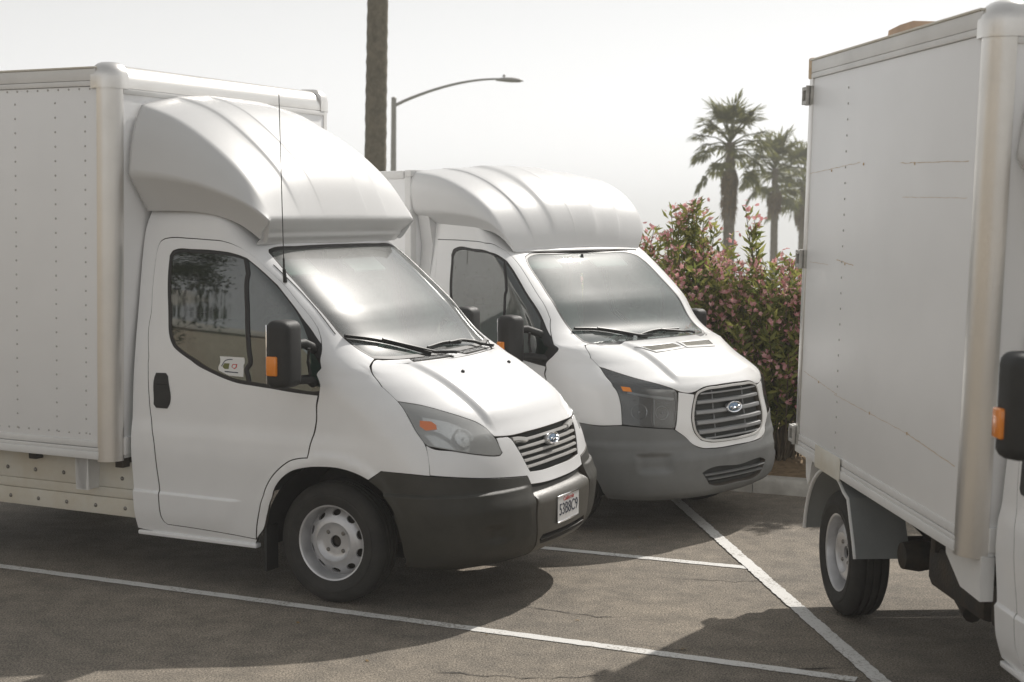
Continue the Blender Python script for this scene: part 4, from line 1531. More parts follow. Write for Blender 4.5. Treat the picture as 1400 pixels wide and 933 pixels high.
    for sg in (-1, 1):
        mb = MB()
        lo, hi = sorted((sg * .01, sg * (y - .06)))
        mb.box((BX1 - .035, lo, BZ0 + .05), (BX1 - .008, hi, 2.99), .004)
        d = mb.build('rear_door', M['boxpaint'], root)
        for z in (.86, 1.93, 2.90):
            hinge(d, sg, z)

def hinge(parent, sg, z):
    mb = MB()
    y = sg * (BY + .010)
    a, b = sorted((y, y - sg * .03))
    x0, x1 = BX1 - .085, BX1 + .050
    mb.box((x0, a, z - .055), (x1, b, z + .055), .006)
    a2, b2 = sorted((y + sg * .016, y))
    mb.box((x0, a2, z + .030), (x1 - .03, b2, z + .052), .003)
    mb.box((x0, a2, z - .052), (x1 - .03, b2, z - .030), .003)
    mb.box((x0, a2, z - .052), (x0 + .016, b2, z + .052), .003)
    mb.tube([(x1 - .022, y + sg * .012, z - .056), (x1 - .022, y + sg * .012, z + .056)], .012, 10)
    return mb.build('door_hinge', M['hinge'], parent, 40)

def chassis(root, rear_x, dz=0.0):
    mb = MB()
    for sg in (-1, 1):
        lo, hi = sorted((sg * .42, sg * .48))
        mb.box((-3.95, lo, .55), (.6, hi, .70), .006)
    for x in (-3.6, -2.9, -2.2, -1.5):
        mb.box((x - .03, -1.0, .695), (x + .03, 1.0, .77), .004)
    mb.box((-.4, -.5, .28), (.75, .5, .45), .05)
    mb.build('chassis_frame', M['undercarriage'], root)
    ax = MB()
    zc = .355 + dz
    ax.tube([(rear_x, -.85, zc), (rear_x, .85, zc)], .05, 12)
    ax.lathe([(.0, -.16), (.09, -.14), (.15, -.06), (.15, .06), (.09, .14), (0, .16)], Matrix.Translation((rear_x, 0, zc)) @ Matrix.Rotation(radians(90), 4, 'X'), 18)
    ax.tube([(rear_x, 0, zc), (-1.9, 0, .48), (-.3, 0, .5)], .035, 10)
    ax.build('rear_axle', M['undercarriage'], root, 50)
    for sg in (-1, 1):
        lf = MB()
        for k in range(3):
            lf.tube([(rear_x - .65 + k * .12, sg * .56, .50 - .02 * k), (rear_x, sg * .56, zc + .08 - .014 * k), (rear_x + .65 - k * .12, sg * .56, .50 - .02 * k)], .03, 4, flat=.25)
        lf.tube([(rear_x + .1, sg * .62, zc - .02), (rear_x + .28, sg * .60, .66)], [.03, .035], 10)
        lf.build('leaf_spring', M['undercarriage'], root, 50)
    ex = MB()
    ex.tube([(-.4, -.30, .33), (-1.3, -.33, .36), (-1.55, -.42, .40), (-1.65, -.55, .40)], .035, 10)
    ex.lathe([(.05, -.35), (.10, -.33), (.10, .33), (.05, .35)], Matrix.Translation((-1.95, -.55, .40)) @ Matrix.Rotation(radians(90), 4, 'Y'), 16)
    ex.tube([(-2.3, -.55, .40), (-2.7, -.55, .45), (-2.9, -.7, .42)], .03, 10)
    ex.build('exhaust', M['steel'], root, 50)
    tk = MB()
    tk.box((-1.75, -.86, .36), (-1.48, -.50, .56), .03)
    tk.build('battery_box', M['undercarriage'], root)
    rb = MB()
    rb.box((BX1 - .05, -.95, .60), (BX1 + .04, .95, .70), .01)
    for sg in (-1, 1):
        lo, hi = sorted((sg * .92, sg * 1.05))
        rb.prism([(BX1 - .04, .74), (BX1 + .10, .74), (BX1 + .06, .60), (BX1 + .02, .56), (BX1 - .02, .60)], 1, lo, hi)
    rb.build('rear_bumper', M['boxrail'], root)

def fairing1(root):
    C = [(-1.385, -.87, 2.90), (-1.365, -.862, 2.892), (-1.19, -.85, 2.832), (-.985, -.845, 2.722), (-.83, -.84, 2.614), (-.685, -.835, 2.49), (-.585, -.83, 2.378), (-.515, -.82, 2.268), (-.485, -.815, 2.218)]
    B = [(-1.385, -1.0, 2.482), (-1.2, -.985, 2.47), (-1.03, -.975, 2.447), (-.86, -.955, 2.408), (-.70, -.925, 2.352), (-.56, -.90, 2.289), (-.475, -.845, 2.208)]
    A = [(-1.385, -.83, 2.262), (-1.16, -.825, 2.263), (-1.01, -.82, 2.256), (-.89, -.815, 2.239), (-.79, -.81, 2.213), (-.70, -.805, 2.178), (-.61, -.79, 2.116), (-.545, -.775, 2.062)]
    steps = [(-.88, 0), (-.64, 0), (-.61, .014), (-.33, .014), (-.31, .021), (0, .021), (.31, .021), (.33, .014), (.61, .014), (.64, 0), (.88, 0)]
    bow = lambda b, k: (lambda y: b + k * (1 - (y / .82) ** 2))
    fr = [(bow(-.53, .02), 2.150, .99), (bow(-.555, .03), 2.135, .975), (bow(-.548, .03), 2.110, .97), (bow(-.575, .03), 2.092, .965), (bow(-.60, .05), 2.066, .955)]
    return fairing('roof_fairing', C, B, A, lambda t: np.interp(t, [0, .3, .8, 1], [.095, .11, .06, .0]), fr, M['gelcoat1'], root, steps)

# positions found from the photograph's perspective (front axle centre line on the ground)
ROLLV = radians(1.0)
V1_LOC, V1_YAW = (-.6055, 9.1314, .0157), -.44889

truck1 = empty('box_truck', V1_LOC, (ROLLV, 0, V1_YAW))
tag(truck1, 'white box truck nearest the camera with dark bumper, tall roof fairing and whip aerial', 'truck', 'white box trucks parked in the lot')
build_cab1(truck1)
fair1 = fairing1(truck1)
before_ = set(truck1.children)
box_body(truck1, [-1.627, -1.86, -2.18, -2.42, -2.66, -2.9, -3.14, -3.38, -3.62, -3.86], 24)
for o_ in set(truck1.children) - before_:            # the box overhangs the cab a little more on the far side
    for m__ in [o_] + list(o_.children):
        for v_ in m__.data.vertices:
            v_.co.x += .022 * (v_.co.z - 1.87)
            if v_.co.y > 0:
                v_.co.y *= 1.145
chassis(truck1, -3.30)
RX = Matrix.Rotation(-ROLLV, 4, 'X')
add_wheel(truck1, -.045, -.79, .353, -1, RX)
add_wheel(truck1, -.045, .79, .353 - .028, 1, RX)
add_wheel(truck1, -3.30, -.79, .353, -1, RX)
add_wheel(truck1, -3.30, .79, .353 - .028, 1, RX)
# cream side rail under the box, with its bracket and bolts
sr = MB()
sr.box((-3.9, -.935, .552), (-1.425, -.88, .72), .004)
sr.box((-3.9, -.930, .490), (-1.425, -.88, .549), .003)
sr.box((-3.9, -.938, .378), (-1.425, -.88, .487), .004)
skirt = sr.build('side_rail', M['cream'], truck1)
for k in range(8):
    for zz, dx in ((.615, .0), (.43, .02)):
        b = MB()
        xx = -1.53 - k * .235 + dx
        if k == 1:
            xx -= .235 * 0
        b.lathe([(.013, 0), (.013, .003), (.008, .008), (0, .009)], Matrix.Translation((xx, -.937, zz)) @ Matrix.Rotation(radians(90), 4, 'X'), 10)
        b.build('bolt', M['steel'], skirt, 50)
br = MB()
br.box((-1.80, -1.05, .545), (-1.70, -1.035, .755), .003)
br.prism([(-1.80, .56), (-1.72, .545), (-1.70, .755), (-1.80, .755)], 1, -1.05, -.935)
br.build('rail_bracket', M['boxrail'], truck1)
# window sticker with two small printed marks
stk = panel('window_sticker', S1, T1['sticker'], M['paper'], truck1, gap=.001, depth=0, off=-.0085, grid=.03, corner=20)
panel('sticker_print', S1, [(-1.476, 1.372), (-1.445, 1.372), (-1.446, 1.338), (-1.470, 1.336), (-1.483, 1.350)], M['green_ink'], stk, gap=.001, depth=0, off=-.0075, grid=.02)
strip('sticker_arc', S1, [(-1.488, 1.352), (-1.478, 1.378), (-1.445, 1.394), (-1.425, 1.395)], .005, .0008, M['ink'], stk, -.008)
panel('sticker_badge', S1, [(-1.430, 1.370), (-1.402, 1.372), (-1.398, 1.350), (-1.412, 1.336), (-1.432, 1.350)], M['red_ink'], stk, gap=.002, depth=0, off=-.0075, grid=.02)
panel('sticker_badge_centre', S1, [(-1.424, 1.363), (-1.409, 1.365), (-1.406, 1.352), (-1.414, 1.345), (-1.425, 1.352)], M['paper'], stk, gap=0, depth=0, off=-.0068, grid=.02)
strip('sticker_caption', S1, [(-1.478, 1.322), (-1.455, 1.3215), (-1.405, 1.320)], .006, .0006, M['ink'], stk, -.008)
# licence plate
px = MB()
px.box((1.062, -.153, .440), (1.066, .153, .594), .0)
plate = px.build('licence_plate', M['plate'], truck1)
pf = MB()
for z in (.4385, .5925):
    pf.box((1.060, -.157, z - .004), (1.0695, .157, z + .006), .002)
pf.build('plate_frame', M['chrome'], plate)
PM = Matrix(((0, 0, 1, 1.0668), (1, 0, 0, 0), (0, 1, 0, .510), (0, 0, 0, 1)))
text_mesh('plate_number', '53B8C9', .098, M['ink'], plate, PM, sx=.86)
text_mesh('plate_state', 'California', .036, M['red_ink'], plate, Matrix.Translation((0, 0, .060)) @ PM, sx=1.1)
# ------------------------------------------------------------------ second cab shape (newer, grey bumper, framed grille)
def disp2(P, a, z):
    t = np.abs(a)
    P = P.copy()
    sg = np.where(a < 0, -1., 1.)
    # bonnet: power bulge with the air vents, blunt leading facet
    k = sstep((.31 - t + (1.29 - z) * .10) / .035) * sstep((z - 1.09) / .04) * sstep((1.36 - z) / .03)
    P[..., 2] += .022 * k
    P[..., 1] *= np.where(P[..., 1] > 0, 1 + .10 * sstep((z - 1.25) / .5), 1.0)
    # flank swage
    k = sstep((1.04 - z) / .10) * sstep((z - .6) / .25) * sstep((t - .95) / .3)
    P[..., 1] += sg * .010 * k
    # bumper: shelf under the lamps
    k = sstep((.70 - z) / .05) * sstep((z - .26) / .25) * sstep((.95 - t) / .08)
    P[..., 0] += .008 * k * sstep((1 - t) / .4)
    P[..., 1] += sg * .012 * k * sstep(t / .5)
    return P

S2 = Surf(
    xf=[(.24, .84), (.28, .94), (.33, .985), (.42, 1.0), (.55, 1.0), (.60, .985), (.633, .975), (.80, .96), (.893, .945), (1.04, .925), (1.09, .89), (1.14, .80), (1.22, .65), (1.29, .47), (1.33, .32), (1.355, .20), (1.66, -.17), (1.97, -.53), (2.02, -.60), (2.2, -.75), (2.5, -1.0)],
    W=[(.24, .90), (.30, .955), (.45, .99), (.8, 1.01), (1.0, 1.0), (1.22, .985), (1.4, .96), (1.7, .915), (2.0, .855), (2.1, .84), (2.5, .8)],
    D=[(.24, .60), (.5, .70), (.8, .72), (1.0, .74), (1.2, .74), (1.28, .62), (1.36, .36), (1.7, .25), (2.0, .20), (2.5, .20)],
    N=[(.24, 2.2), (.5, 2.25), (.8, 2.2), (1.0, 2.15), (1.2, 2.15), (1.28, 2.4), (1.36, 3.2), (2.0, 3.8), (2.5, 3.8)],
    xr=[(.24, -1.40), (2.5, -1.35)], disp=disp2)

def build_cab2(root):
    T, S = T2, S2
    P_ = M['paint2']
    hl = T['hl']
    tip = hl[0]
    ws_top = [(-.452, 1.935), (-.434, 1.972), (-.398, 1.988), (-.189, 1.999), (0, 2.003)]
    wsl = [(-.462, 1.764), (-.468, 1.596), (-.462, 1.460), (-.462, 1.400), (-.461, 1.365), (-.430, 1.345)]
    ws_bot = [(-.430, 1.345), (-.353, 1.338), (-.206, 1.336), (0, 1.336)]
    arch = [(S.a_of(x, z), z) for x, z in [(-.46, .36), (-.455, .46), (-.42, .60), (-.33, .73), (-.20, .82), (-.03, .86), (.12, .85)]]
    arch_f = [(-.915, .640), (-.878, .509), (-.850, .412), (-.835, .327)]
    bt0 = (-.985, .800)
    sill = [(-2.0, .33), (S.a_of(-.47, .33), .33)]
    right = sill + arch + [(S.a_of(.235, .82), .82), (-.933, .815), (-.774, .804), (-.648, .812)] + [hl[-5], hl[-4], hl[-3], hl[-2], hl[-1], tip] + [(-.605, 1.261), (-.526, 1.328), (-.470, 1.345), (-.430, 1.345)] + wsl[::-1][1:] + ws_top[:-1]
    left = [(-p[0], p[1]) for p in right[::-1]]
    door = [(-1.90, 2.098), (-1.197, 2.091), (-.796, 2.077), (-.601, 2.055), (-.542, 2.018), (-.528, 1.956), (-.525, 1.856), (-.531, 1.706), (-.537, 1.585), (-.544, 1.523), (-.607, 1.436), (-.977, 1.193), (-1.09, 1.10), (-1.14, 1.0), (-1.16, .90)] + \
           [(S.a_of(x, z), z) for x, z in [(-.12, .885), (-.26, .845), (-.40, .73), (-.49, .60), (-.53, .46), (-.535, .37)]] + [(-1.86, .37), (-1.885, .42), (-1.90, .7), (-1.90, 1.3)]
    panel('cab_body', S, right + [(0, 2.003)] + left + [(2.0, 2.30), (-2.0, 2.30)], P_, root, gap=.0035, depth=.03, holes=[door, mirror(door)], corner=30)
    lin_holes = [T['win'], mirror(T['win']), sym([(0, 1.336)] + ws_bot[::-1][1:] + wsl[::-1][1:] + ws_top[1:])]
    outl = [(-1.99, .35), (S.a_of(-.48, .35), .35)] + arch + [(-.95, .75), (-.90, .50), (-.86, .30), (-.4, .27), (0, .27)]
    outl = outl + [(-p[0], p[1]) for p in outl[::-1] if p[0] != 0] + [(1.99, 2.28), (-1.99, 2.28)]
    panel('inner_lining', S, outl, M['lining'], root, gap=.012, depth=0, off=-.034, holes=lin_holes, grid=.06, corner=30)
    for sg in (1, -1):
        mm = (lambda p: p) if sg == 1 else mirror
        d = panel('door', S, mm(door), P_, root, gap=.0045, depth=.03, holes=[mm(T['win'])], corner=30)
        win = T['win']
        gl = win[:13] + [(-.70, 1.42), (-.90, 1.27), (-.985, 1.20)] + win[20:]
        sp = spline_poly(gl)
        sp = sp if area2(sp) > 0 else sp[::-1]
        g_in = [(q[0] / AS, q[1]) for q in offset_poly(sp, .020)[::3]]
        panel('window_surround', S, mm(win), M['trim'], d, gap=.001, depth=.02, off=-.004, holes=[mm(g_in)])
        panel('side_window', S, mm(g_in), M['glass'], d, gap=-.004, depth=0, off=-.010, grid=.05)
        strip('window_bar', S, mm(T['bar']), .022, .010, M['trim'], d, -.012)
        panel('door_handle', S, mm([(-1.86, 1.26), (-1.80, 1.26), (-1.81, 1.07), (-1.87, 1.07)]), M['black'], d, gap=0, depth=.02, off=.006, grid=.03)
    # bonnet
    ring = [(-.085, 1.053), (-.200, 1.042), (-.240, 1.018), (-.252, .985), (-.266, .919), (-.278, .821), (-.268, .745), (-.232, .684), (-.180, .663), (-.10, .655)]
    ring_h = [(0, 1.055)] + ring + [(0, .653)]
    hood_h = [(0, 1.340)] + [(-.206, 1.340), (-.353, 1.342), (-.425, 1.349), (-.470, 1.349), (-.526, 1.332), (-.605, 1.264)] + hl[0:4] + [(-.343, 1.046), (-.255, 1.024), (-.236, 1.030), (-.195, 1.051), (-.085, 1.062), (0, 1.064)]
    hood = panel('bonnet', S, sym(hood_h), P_, root, gap=.0032, depth=.035, corner=30, extra=[(s_ * (b_ + (1.29 - z_) * .10), z_) for b_ in (.318, .310, .302, .294, .286, .278, .268) for z_ in np.arange(1.08, 1.36, .02) for s_ in (-1, 1)] + rows_z((1.085, 1.092, 1.10, 1.108, 1.118, 1.128), 0.0, .30))
    for sg in (1, -1):
        mm = (lambda p: p) if sg == 1 else mirror
        vq = [(-.265, 1.300), (-.035, 1.303), (-.022, 1.283), (-.240, 1.274)]
        v = panel('bonnet_vent', S, mm(vq), M['dark'], hood, gap=0, depth=.01, off=.0015, corner=20, grid=.03)
        for k in range(5):
            f = k / 4
            strip('vent_slat', S, mm([(-.26 + .02 * f, 1.298 - .022 * f), (-.035 + .01 * f, 1.301 - .016 * f)]), .0035, .003, M['cream'], v, .001)
        fq = [(-.29, 1.308), (-.015, 1.310), (-.005, 1.275), (-.235, 1.263)]
        panel('vent_frame', S, mm(fq), P_, hood, gap=.001, depth=.006, off=.006, corner=20, grid=.03, holes=[mm(vq)])
    # white front panel round the grille
    nose_h = [(0, .653)] + ring[::-1] [0:9] + [(-.250, 1.016), (-.340, 1.038)] + [hl[5], hl[6], hl[7]] + [(-.373, .771), (-.322, .716), (-.279, .657), (-.232, .628), (-.174, .619), (0, .617)]
    nose_h = [(0, .653)] + [(-.10, .655), (-.180, .663), (-.232, .684), (-.268, .745), (-.278, .821), (-.266, .919), (-.252, .985), (-.247, 1.010)] + [(-.336, 1.034), (-.342, .967), (-.352, .878), (-.366, .800)] + [(-.373, .771), (-.322, .716), (-.279, .657), (-.232, .628), (-.174, .619), (0, .617)]
    panel('grille_surround', S, sym(nose_h), P_, root, gap=.003, depth=.04, corner=30)
    # grille: bright frame, thick bars
    rr = spline_poly(sym(ring_h), corner=60)
    rr = rr if area2(rr) > 0 else rr[::-1]
    r_in = [(q[0] / AS, q[1]) for q in offset_poly(rr, .018)[::3]]
    panel('grille_frame', S, sym(ring_h), M['grille_silver'], root, gap=.002, depth=.05, off=.008, holes=[r_in], corner=60, grid=.02)
    panel('grille_backing', S, r_in, M['dark'], root, gap=-.008, depth=0, off=-.05, grid=.05, corner=60)
    for z, e, hgt in [(1.010, .215, .014), (.950, .238, .030), (.878, .248, .034), (.806, .250, .034), (.738, .242, .034), (.690, .205, .016)]:
        strip('grille_slat', S, [(-e, z), (-e * .5, z), (0, z + .001), (e * .5, z), (e, z)], hgt, .032, M['grille_grey'], root, -.026)
    for aa in (-.12, .12):
        strip('grille_strut', S, [(aa, .68), (aa, 1.03)], .010, .012, M['grille_grey'], root, -.04)
    emblem(S, .0, .890, root, .165, .075, .014)
    # windscreen
    ws_o = sym([(0, 1.336)] + ws_bot[::-1][1:] + wsl[::-1][1:] + ws_top)
    wo = spline_poly(ws_o, corner=30)
    wo = wo if area2(wo) > 0 else wo[::-1]
    w_in = [(q[0] / AS, q[1]) for q in offset_poly(wo, .014)[::3]]
    panel('windscreen_seal', S, ws_o, M['trim'], root, gap=.001, depth=.02, off=-.001, holes=[w_in], corner=30)
    panel('windscreen', S, w_in, M['wsglass2'], root, gap=-.004, depth=0, off=-.004, grid=.05, corner=30)
    wiper(S, 'wiper', [(-.314, 1.430), (-.212, 1.401), (-.095, 1.362), (-.024, 1.348)], T['wip1'][:3] + [(-.13, 1.372)], root)
    wiper(S, 'wiper', [(.107, 1.384), (.220, 1.365), (.303, 1.346)], T['wip2'], root)
    # headlamps
    for sg in (1, -1):
        mm = (lambda p: p) if sg == 1 else mirror
        lens = panel('headlight', S, mm(hl), M['lens2'], root, gap=.004, depth=.012, off=.001, grid=.03, corner=30)
        panel('lamp_housing', S, mm(hl), M['lamp_dark'], lens, gap=.006, depth=-.055, off=-.058, grid=.04, corner=30)
        lamp_bowl('lamp_bowl', S.at(-sg * .545, .905, -.020), S.nrm(-sg * .50, .905), .055, M['reflector'], lens)
        lamp_bowl('high_beam_bowl', S.at(-sg * .425, .895, -.022), S.nrm(-sg * .40, .9), .046, M['lamp_grey'], lens)
        strip('lamp_eyebrow', S, mm([(-.60, 1.04), (-.50, 1.015), (-.36, .985)]), .020, .02, M['lamp_grey'], lens, -.035)
        strip('lamp_divider', S, mm([(-.475, .81), (-.465, .92), (-.46, .99)]), .012, .03, M['lamp_dark'], lens, -.05)
        panel('turn_signal', S, mm([(-.622, 1.080), (-.578, 1.074), (-.576, 1.045), (-.622, 1.050)]), M['amber'], lens, gap=0, depth=.004, off=.0018, grid=.03, corner=20)
    # bumper
    fogq = [(-.62, .640), (-.37, .612), (-.385, .470), (-.41, .445), (-.575, .452), (-.60, .475)]
    lowq_h = [(0, .470)] + [(-.235, .463), (-.250, .452), (-.205, .362), (-.185, .352), (0, .342)]
    bh = [(0, .613)] + [(-.174, .615), (-.230, .623), (-.277, .653), (-.320, .712), (-.372, .767), (-.380, .775), (-.474, .787), (-.582, .801), (-.645, .808), (-.774, .800), (-.933, .811), bt0] + [(-.955, .760)] + arch_f + [(-.80, .285), (-.5, .262), (-.25, .255), (0, .255)]
    b = panel('bumper', S, sym(bh), M['bumper2'], root, gap=.002, depth=.06, off=.004, holes=[sym(lowq_h), fogq, mirror(fogq)], corner=30)
    for sg in (1, -1):
        mm = (lambda p: p) if sg == 1 else mirror
        panel('fog_lamp_blank', S, mm(fogq), M['bumper2'], b, gap=-.002, depth=.008, off=.004, grid=.02, corner=30,
              offf=lambda a, z: -.030 * sstep((np.abs(a) - .39) / .06) * sstep((.61 - np.abs(a)) / .06) * sstep((z - .46) / .05) * sstep((.62 - z) / .03))
    panel('lower_intake', S, sym(lowq_h), M['dark'], b, gap=-.004, depth=0, off=-.035)
    for z, e in ((.432, .235), (.398, .215)):
        strip('intake_bar', S, [(-e, z), (0, z + .001), (e, z)], .012, .03, M['bumper2'], b, -.022)
    # arch liners
    for sg in (-1, 1):
        lm = MB()
        ang = np.linspace(radians(-8), radians(188), 26)
        v, f = [], []
        for t in ang:
            for y in (.96, .48):
                v.append((.0 + .485 * cos(t), sg * y, .365 + .49 * sin(t)))
        for i in range(len(ang) - 1):
            f.append((2 * i, 2 * i + 1, 2 * i + 3, 2 * i + 2))
        lm.add(v, f)
        lm.add([(-.5, sg * .48, .2), (.5, sg * .48, .2), (.5, sg * .48, .9), (-.5, sg * .48, .9)], [(0, 1, 2, 3)])
        lm.build('arch_liner', M['dark'], root, 40)
    for sg in (-1, 1):
        q = 0 if sg < 0 else .13
        mirror_unit(root, S, sg, -.25, -.10, 1.08 - q, 1.26 - q, 1.20 - q * .3, 1.57 - q * .4, (1.455, .12, .95), (1.26, .10, .96), mat='black', ends=((-.70, 1.43), (-.92, 1.25)))
    cab_interior(root, 1.16, .18, .88)

def fairing2(root):
    C = [(-1.47, -.945, 2.632), (-1.25, -.93, 2.600), (-1.04, -.91, 2.530), (-.85, -.875, 2.425), (-.70, -.825, 2.29), (-.625, -.77, 2.15), (-.600, -.71, 2.05), (-.598, -.69, 2.012)]
    B = [(-1.47, -.955, 2.314), (-1.10, -.94, 2.302), (-.84, -.905, 2.274), (-.69, -.852, 2.22), (-.625, -.795, 2.14), (-.602, -.722, 2.05), (-.598, -.702, 2.012)]
    A = [(-1.47, -.832, 2.235), (-1.30, -.829, 2.222), (-.97, -.824, 2.195), (-.72, -.812, 2.160), (-.635, -.772, 2.10), (-.606, -.727, 2.03), (-.602, -.705, 2.005)]
    steps = [(-.90, 0), (-.675, 0), (-.655, .012), (-.36, .012), (-.30, .034), (-.02, .034), (0, .037), (.02, .034), (.30, .034), (.36, .012), (.655, .012), (.675, 0), (.90, 0)]
    bow = lambda b, k: (lambda y: b + k * (1 - (y / .8) ** 2))
    fr = [(bow(-.592, .045), 2.006, .985), (bow(-.64, .045), 2.003, .975)]
    f = fairing('roof_fairing', C, B, A, lambda t: np.interp(t, [0, .4, .9, 1], [.045, .05, .035, .02]), fr, M['gelcoat'], root, steps, creases=(.35, .3))
    for v_ in f.data.vertices:
        if v_.co.y > 0:
            v_.co.y *= 1.12
    return f

V2_LOC, V2_YAW = (.953, 11.32, .017), -radians(44)
truck2 = empty('box_truck', V2_LOC, (ROLLV, 0, V2_YAW))
tag(truck2, 'white box truck with grey bumper and chrome-framed grille, parked in front of the flowering hedge', 'truck', 'white box trucks parked in the lot')
build_cab2(truck2)
fairing2(truck2)
mb = MB()
mb.box((-4.6, -.975, .72), (-1.475, .975, 2.60), .02)
mb.build('box_wall', M['boxpaint'], truck2)
for sg in (-1, 1):
    lo, hi = sorted((sg * .93, sg * .99))
    mb = MB()
    mb.box((-4.62, lo, 2.575), (-1.545, hi, 2.64), .012)
    mb.build('box_top_rail', M['boxrail'], truck2)
    mb = MB()
    mb.box((-4.62, lo, .68), (-1.46, hi, .78), .008)
    mb.build('box_bottom_rail', M['boxrail'], truck2)
    mb = MB()
    lo, hi = sorted((sg * .92, sg * .985))
    mb.box((-1.54, lo, .785), (-1.468, hi, 2.585), .012)
    mb.build('front_post', M['boxrail'], truck2)
    mb = MB()
    mb.prism([(sg * .78, .80), (sg * .985, .80), (sg * .965, 1.3), (sg * .905, 1.75), (sg * .865, 2.05), (sg * .90, 2.25), (sg * .93, 2.34), (sg * .78, 2.34)], 0, -1.466, -1.34)
    mb.build('gap_closer', M['gelcoat'], truck2)
mb = MB()
mb.box((-1.54, -.985, 2.59), (-1.462, .985, 2.645), .012)
mb.build('box_front_rail', M['boxrail'], truck2)
mb = MB()
mb.box((-4.5, -.5, .5), (.3, .5, .70), .02)
mb.box((-.5, -.6, .28), (.7, .6, .45), .04)
mb.build('chassis_frame', M['undercarriage'], truck2)
for x in (0, -3.5):
    add_wheel(truck2, x, -.82, .353 - .002, -1, RX)
    add_wheel(truck2, x, .82, .353 - .031, 1, RX)

# ------------------------------------------------------------------ third truck (right edge), same cab and box as the first
V3_YAW, V3_PIT = -1.4817, .02956
V3_LOC = Vector((2.92083, 8.23947, .07)) + Euler((0, V3_PIT, V3_YAW)).to_matrix() @ Vector((3.30, 0, 0))
truck3 = copy_tree(truck1, None, skip=('wheel', 'wing_mirror', 'side_rail', 'rail_bracket', 'window_sticker', 'licence_plate', 'rivets', 'aerial', 'aerial_base'))
truck3.location = V3_LOC
truck3.rotation_euler = (0, V3_PIT, V3_YAW)
tag(truck3, 'white box truck cut off by the right edge, its box side streaked with rust', 'truck', 'white box trucks parked in the lot')
RY = Matrix.Rotation(-V3_PIT, 4, 'Y')
zf = .353 - (V3_LOC.z)
for sg in (-1, 1):
    add_wheel(truck3, 0, sg * .79, zf, sg, RY)
    add_wheel(truck3, -3.41, sg * .95, .353 - .07 + .003, sg, RY)
mirror_unit(truck3, S1, -1, -.235, -.095, 1.34, 1.55, 1.42, 1.80, (1.66, .10, .90), (1.46, .08, .92))
mirror_unit(truck3, S1, 1, -.235, -.095, 1.29, 1.50, 1.42, 1.80, (1.66, .10, .90), (1.46, .08, .92))
# rivet row, rust runs, dents
rv, rf = rivet_mesh()
mb = MB()
for k in range(24):
    mb.add([(p[0] - 3.30 + .03 * sin(k) * .1, -(BY - .0065) + p[1], p[2] + 2.90 - k * .0865) for p in rv], rf)
r = mb.build('rivets', M['rivet'], truck3, 60)
r['kind'] = 'stuff'
def rust_line(pts, w):
    m_ = MB()
    yy = -(BY - .0045)
    n = len(pts)
    v, f = [], []
    for i, (x, z) in enumerate(pts):
        ww = w * .55 * (.3 + .7 * abs(sin(i * 1.7 + x * 9)))
        v += [(x, yy, z - ww), (x, yy, z + ww)]
    for i in range(n - 1):
        f.append((2 * i, 2 * i + 2, 2 * i + 3, 2 * i + 1))
    m_.add(v, f)
    return m_.build('rust_run', M['rust'], truck3, 0, recalc=False)
def wob(x0, x1, z0, z1, n=22, amp=.002, seed=0):
    q = random.Random(seed)
    return [(x0 + (x1 - x0) * i / n, z0 + (z1 - z0) * i / n + q.uniform(-amp, amp)) for i in range(n + 1)]
rust_line(wob(-3.96, -3.05, 2.44, 2.49, seed=1), .0022)
rust_line(wob(-2.45, -1.60, 2.475, 2.47, seed=2), .0030)
rust_line(wob(-2.4, -1.60, 2.31, 2.31, seed=3), .0020)
rust_line(wob(-3.9, -3.55, 1.92, 1.92, seed=4), .0018)
rust_line(wob(-3.4, -3.1, 1.955, 1.94, seed=5), .0045)
rust_line(wob(-3.95, -3.3, 1.26, 1.21, seed=6), .0022)
rust_line(wob(-3.35, -2.2, 1.205, 1.175, seed=7), .0022)
rust_line(wob(-2.2, -1.60, 1.175, 1.13, seed=8), .0040)
for x, z in [(-3.55, 2.452), (-3.0, 2.48), (-2.25, 2.47), (-3.25, 1.94), (-2.2, 1.175), (-2.75, 1.19), (-3.65, 1.235)]:
    m_ = MB()
    m_.lathe([(.008, 0), (.007, .003), (0, .004)], Matrix.Translation((x, -(BY - .006), z)) @ Matrix.Rotation(radians(90), 4, 'X'), 8)
    m_.build('rust_spot', M['rust'], truck3, 60)
# patch plate over the wheel, rusty rear corner, mudguard
m_ = MB()
m_.box((-3.62, -BY - .012, .745), (-3.16, -BY - .0065, .875), .002)
m_.build('patch_plate', M['cream'], truck3)
m_ = MB()
m_.box((BX1 - .01, -BY - .008, 2.995), (BX1 + .05, -BY + .05, 3.12), .01)
m_.build('rusty_corner', M['rust'], truck3)
m_ = MB()
gp = [(-3.41 + .47 * cos(t), .29 + .47 * sin(t)) for t in np.linspace(radians(176), radians(58), 16)] + [(-3.08, .665), (-3.02, .55), (-2.965, .45), (-2.93, .37)]
v, f = [], []
for x_, z_ in gp:
    for y_, k_ in ((-1.098, 0), (-.80, 0), (-.80, .012), (-1.098, .012)):
        dx, dz = x_ + 3.41, z_ - .29
        l_ = hypot(dx, dz)
        v.append((x_ + dx / l_ * k_, y_, z_ + dz / l_ * k_))
n = len(gp)
for i in range(n - 1):
    for k in range(4):
        f.append((4 * i + k, 4 * i + (k + 1) % 4, 4 * (i + 1) + (k + 1) % 4, 4 * (i + 1) + k))
f.append((0, 1, 2, 3))
f.append(tuple(4 * (n - 1) + k for k in range(4)))
m_.add(v, f)
gd = m_.build('mudguard', M['guard'], truck3, 40)
m_ = MB()
m_.tube([(x_, -1.10, z_) for x_, z_ in gp], .011, 6)
m_.build('mudguard_lip', M['boxrail'], gd, 60)
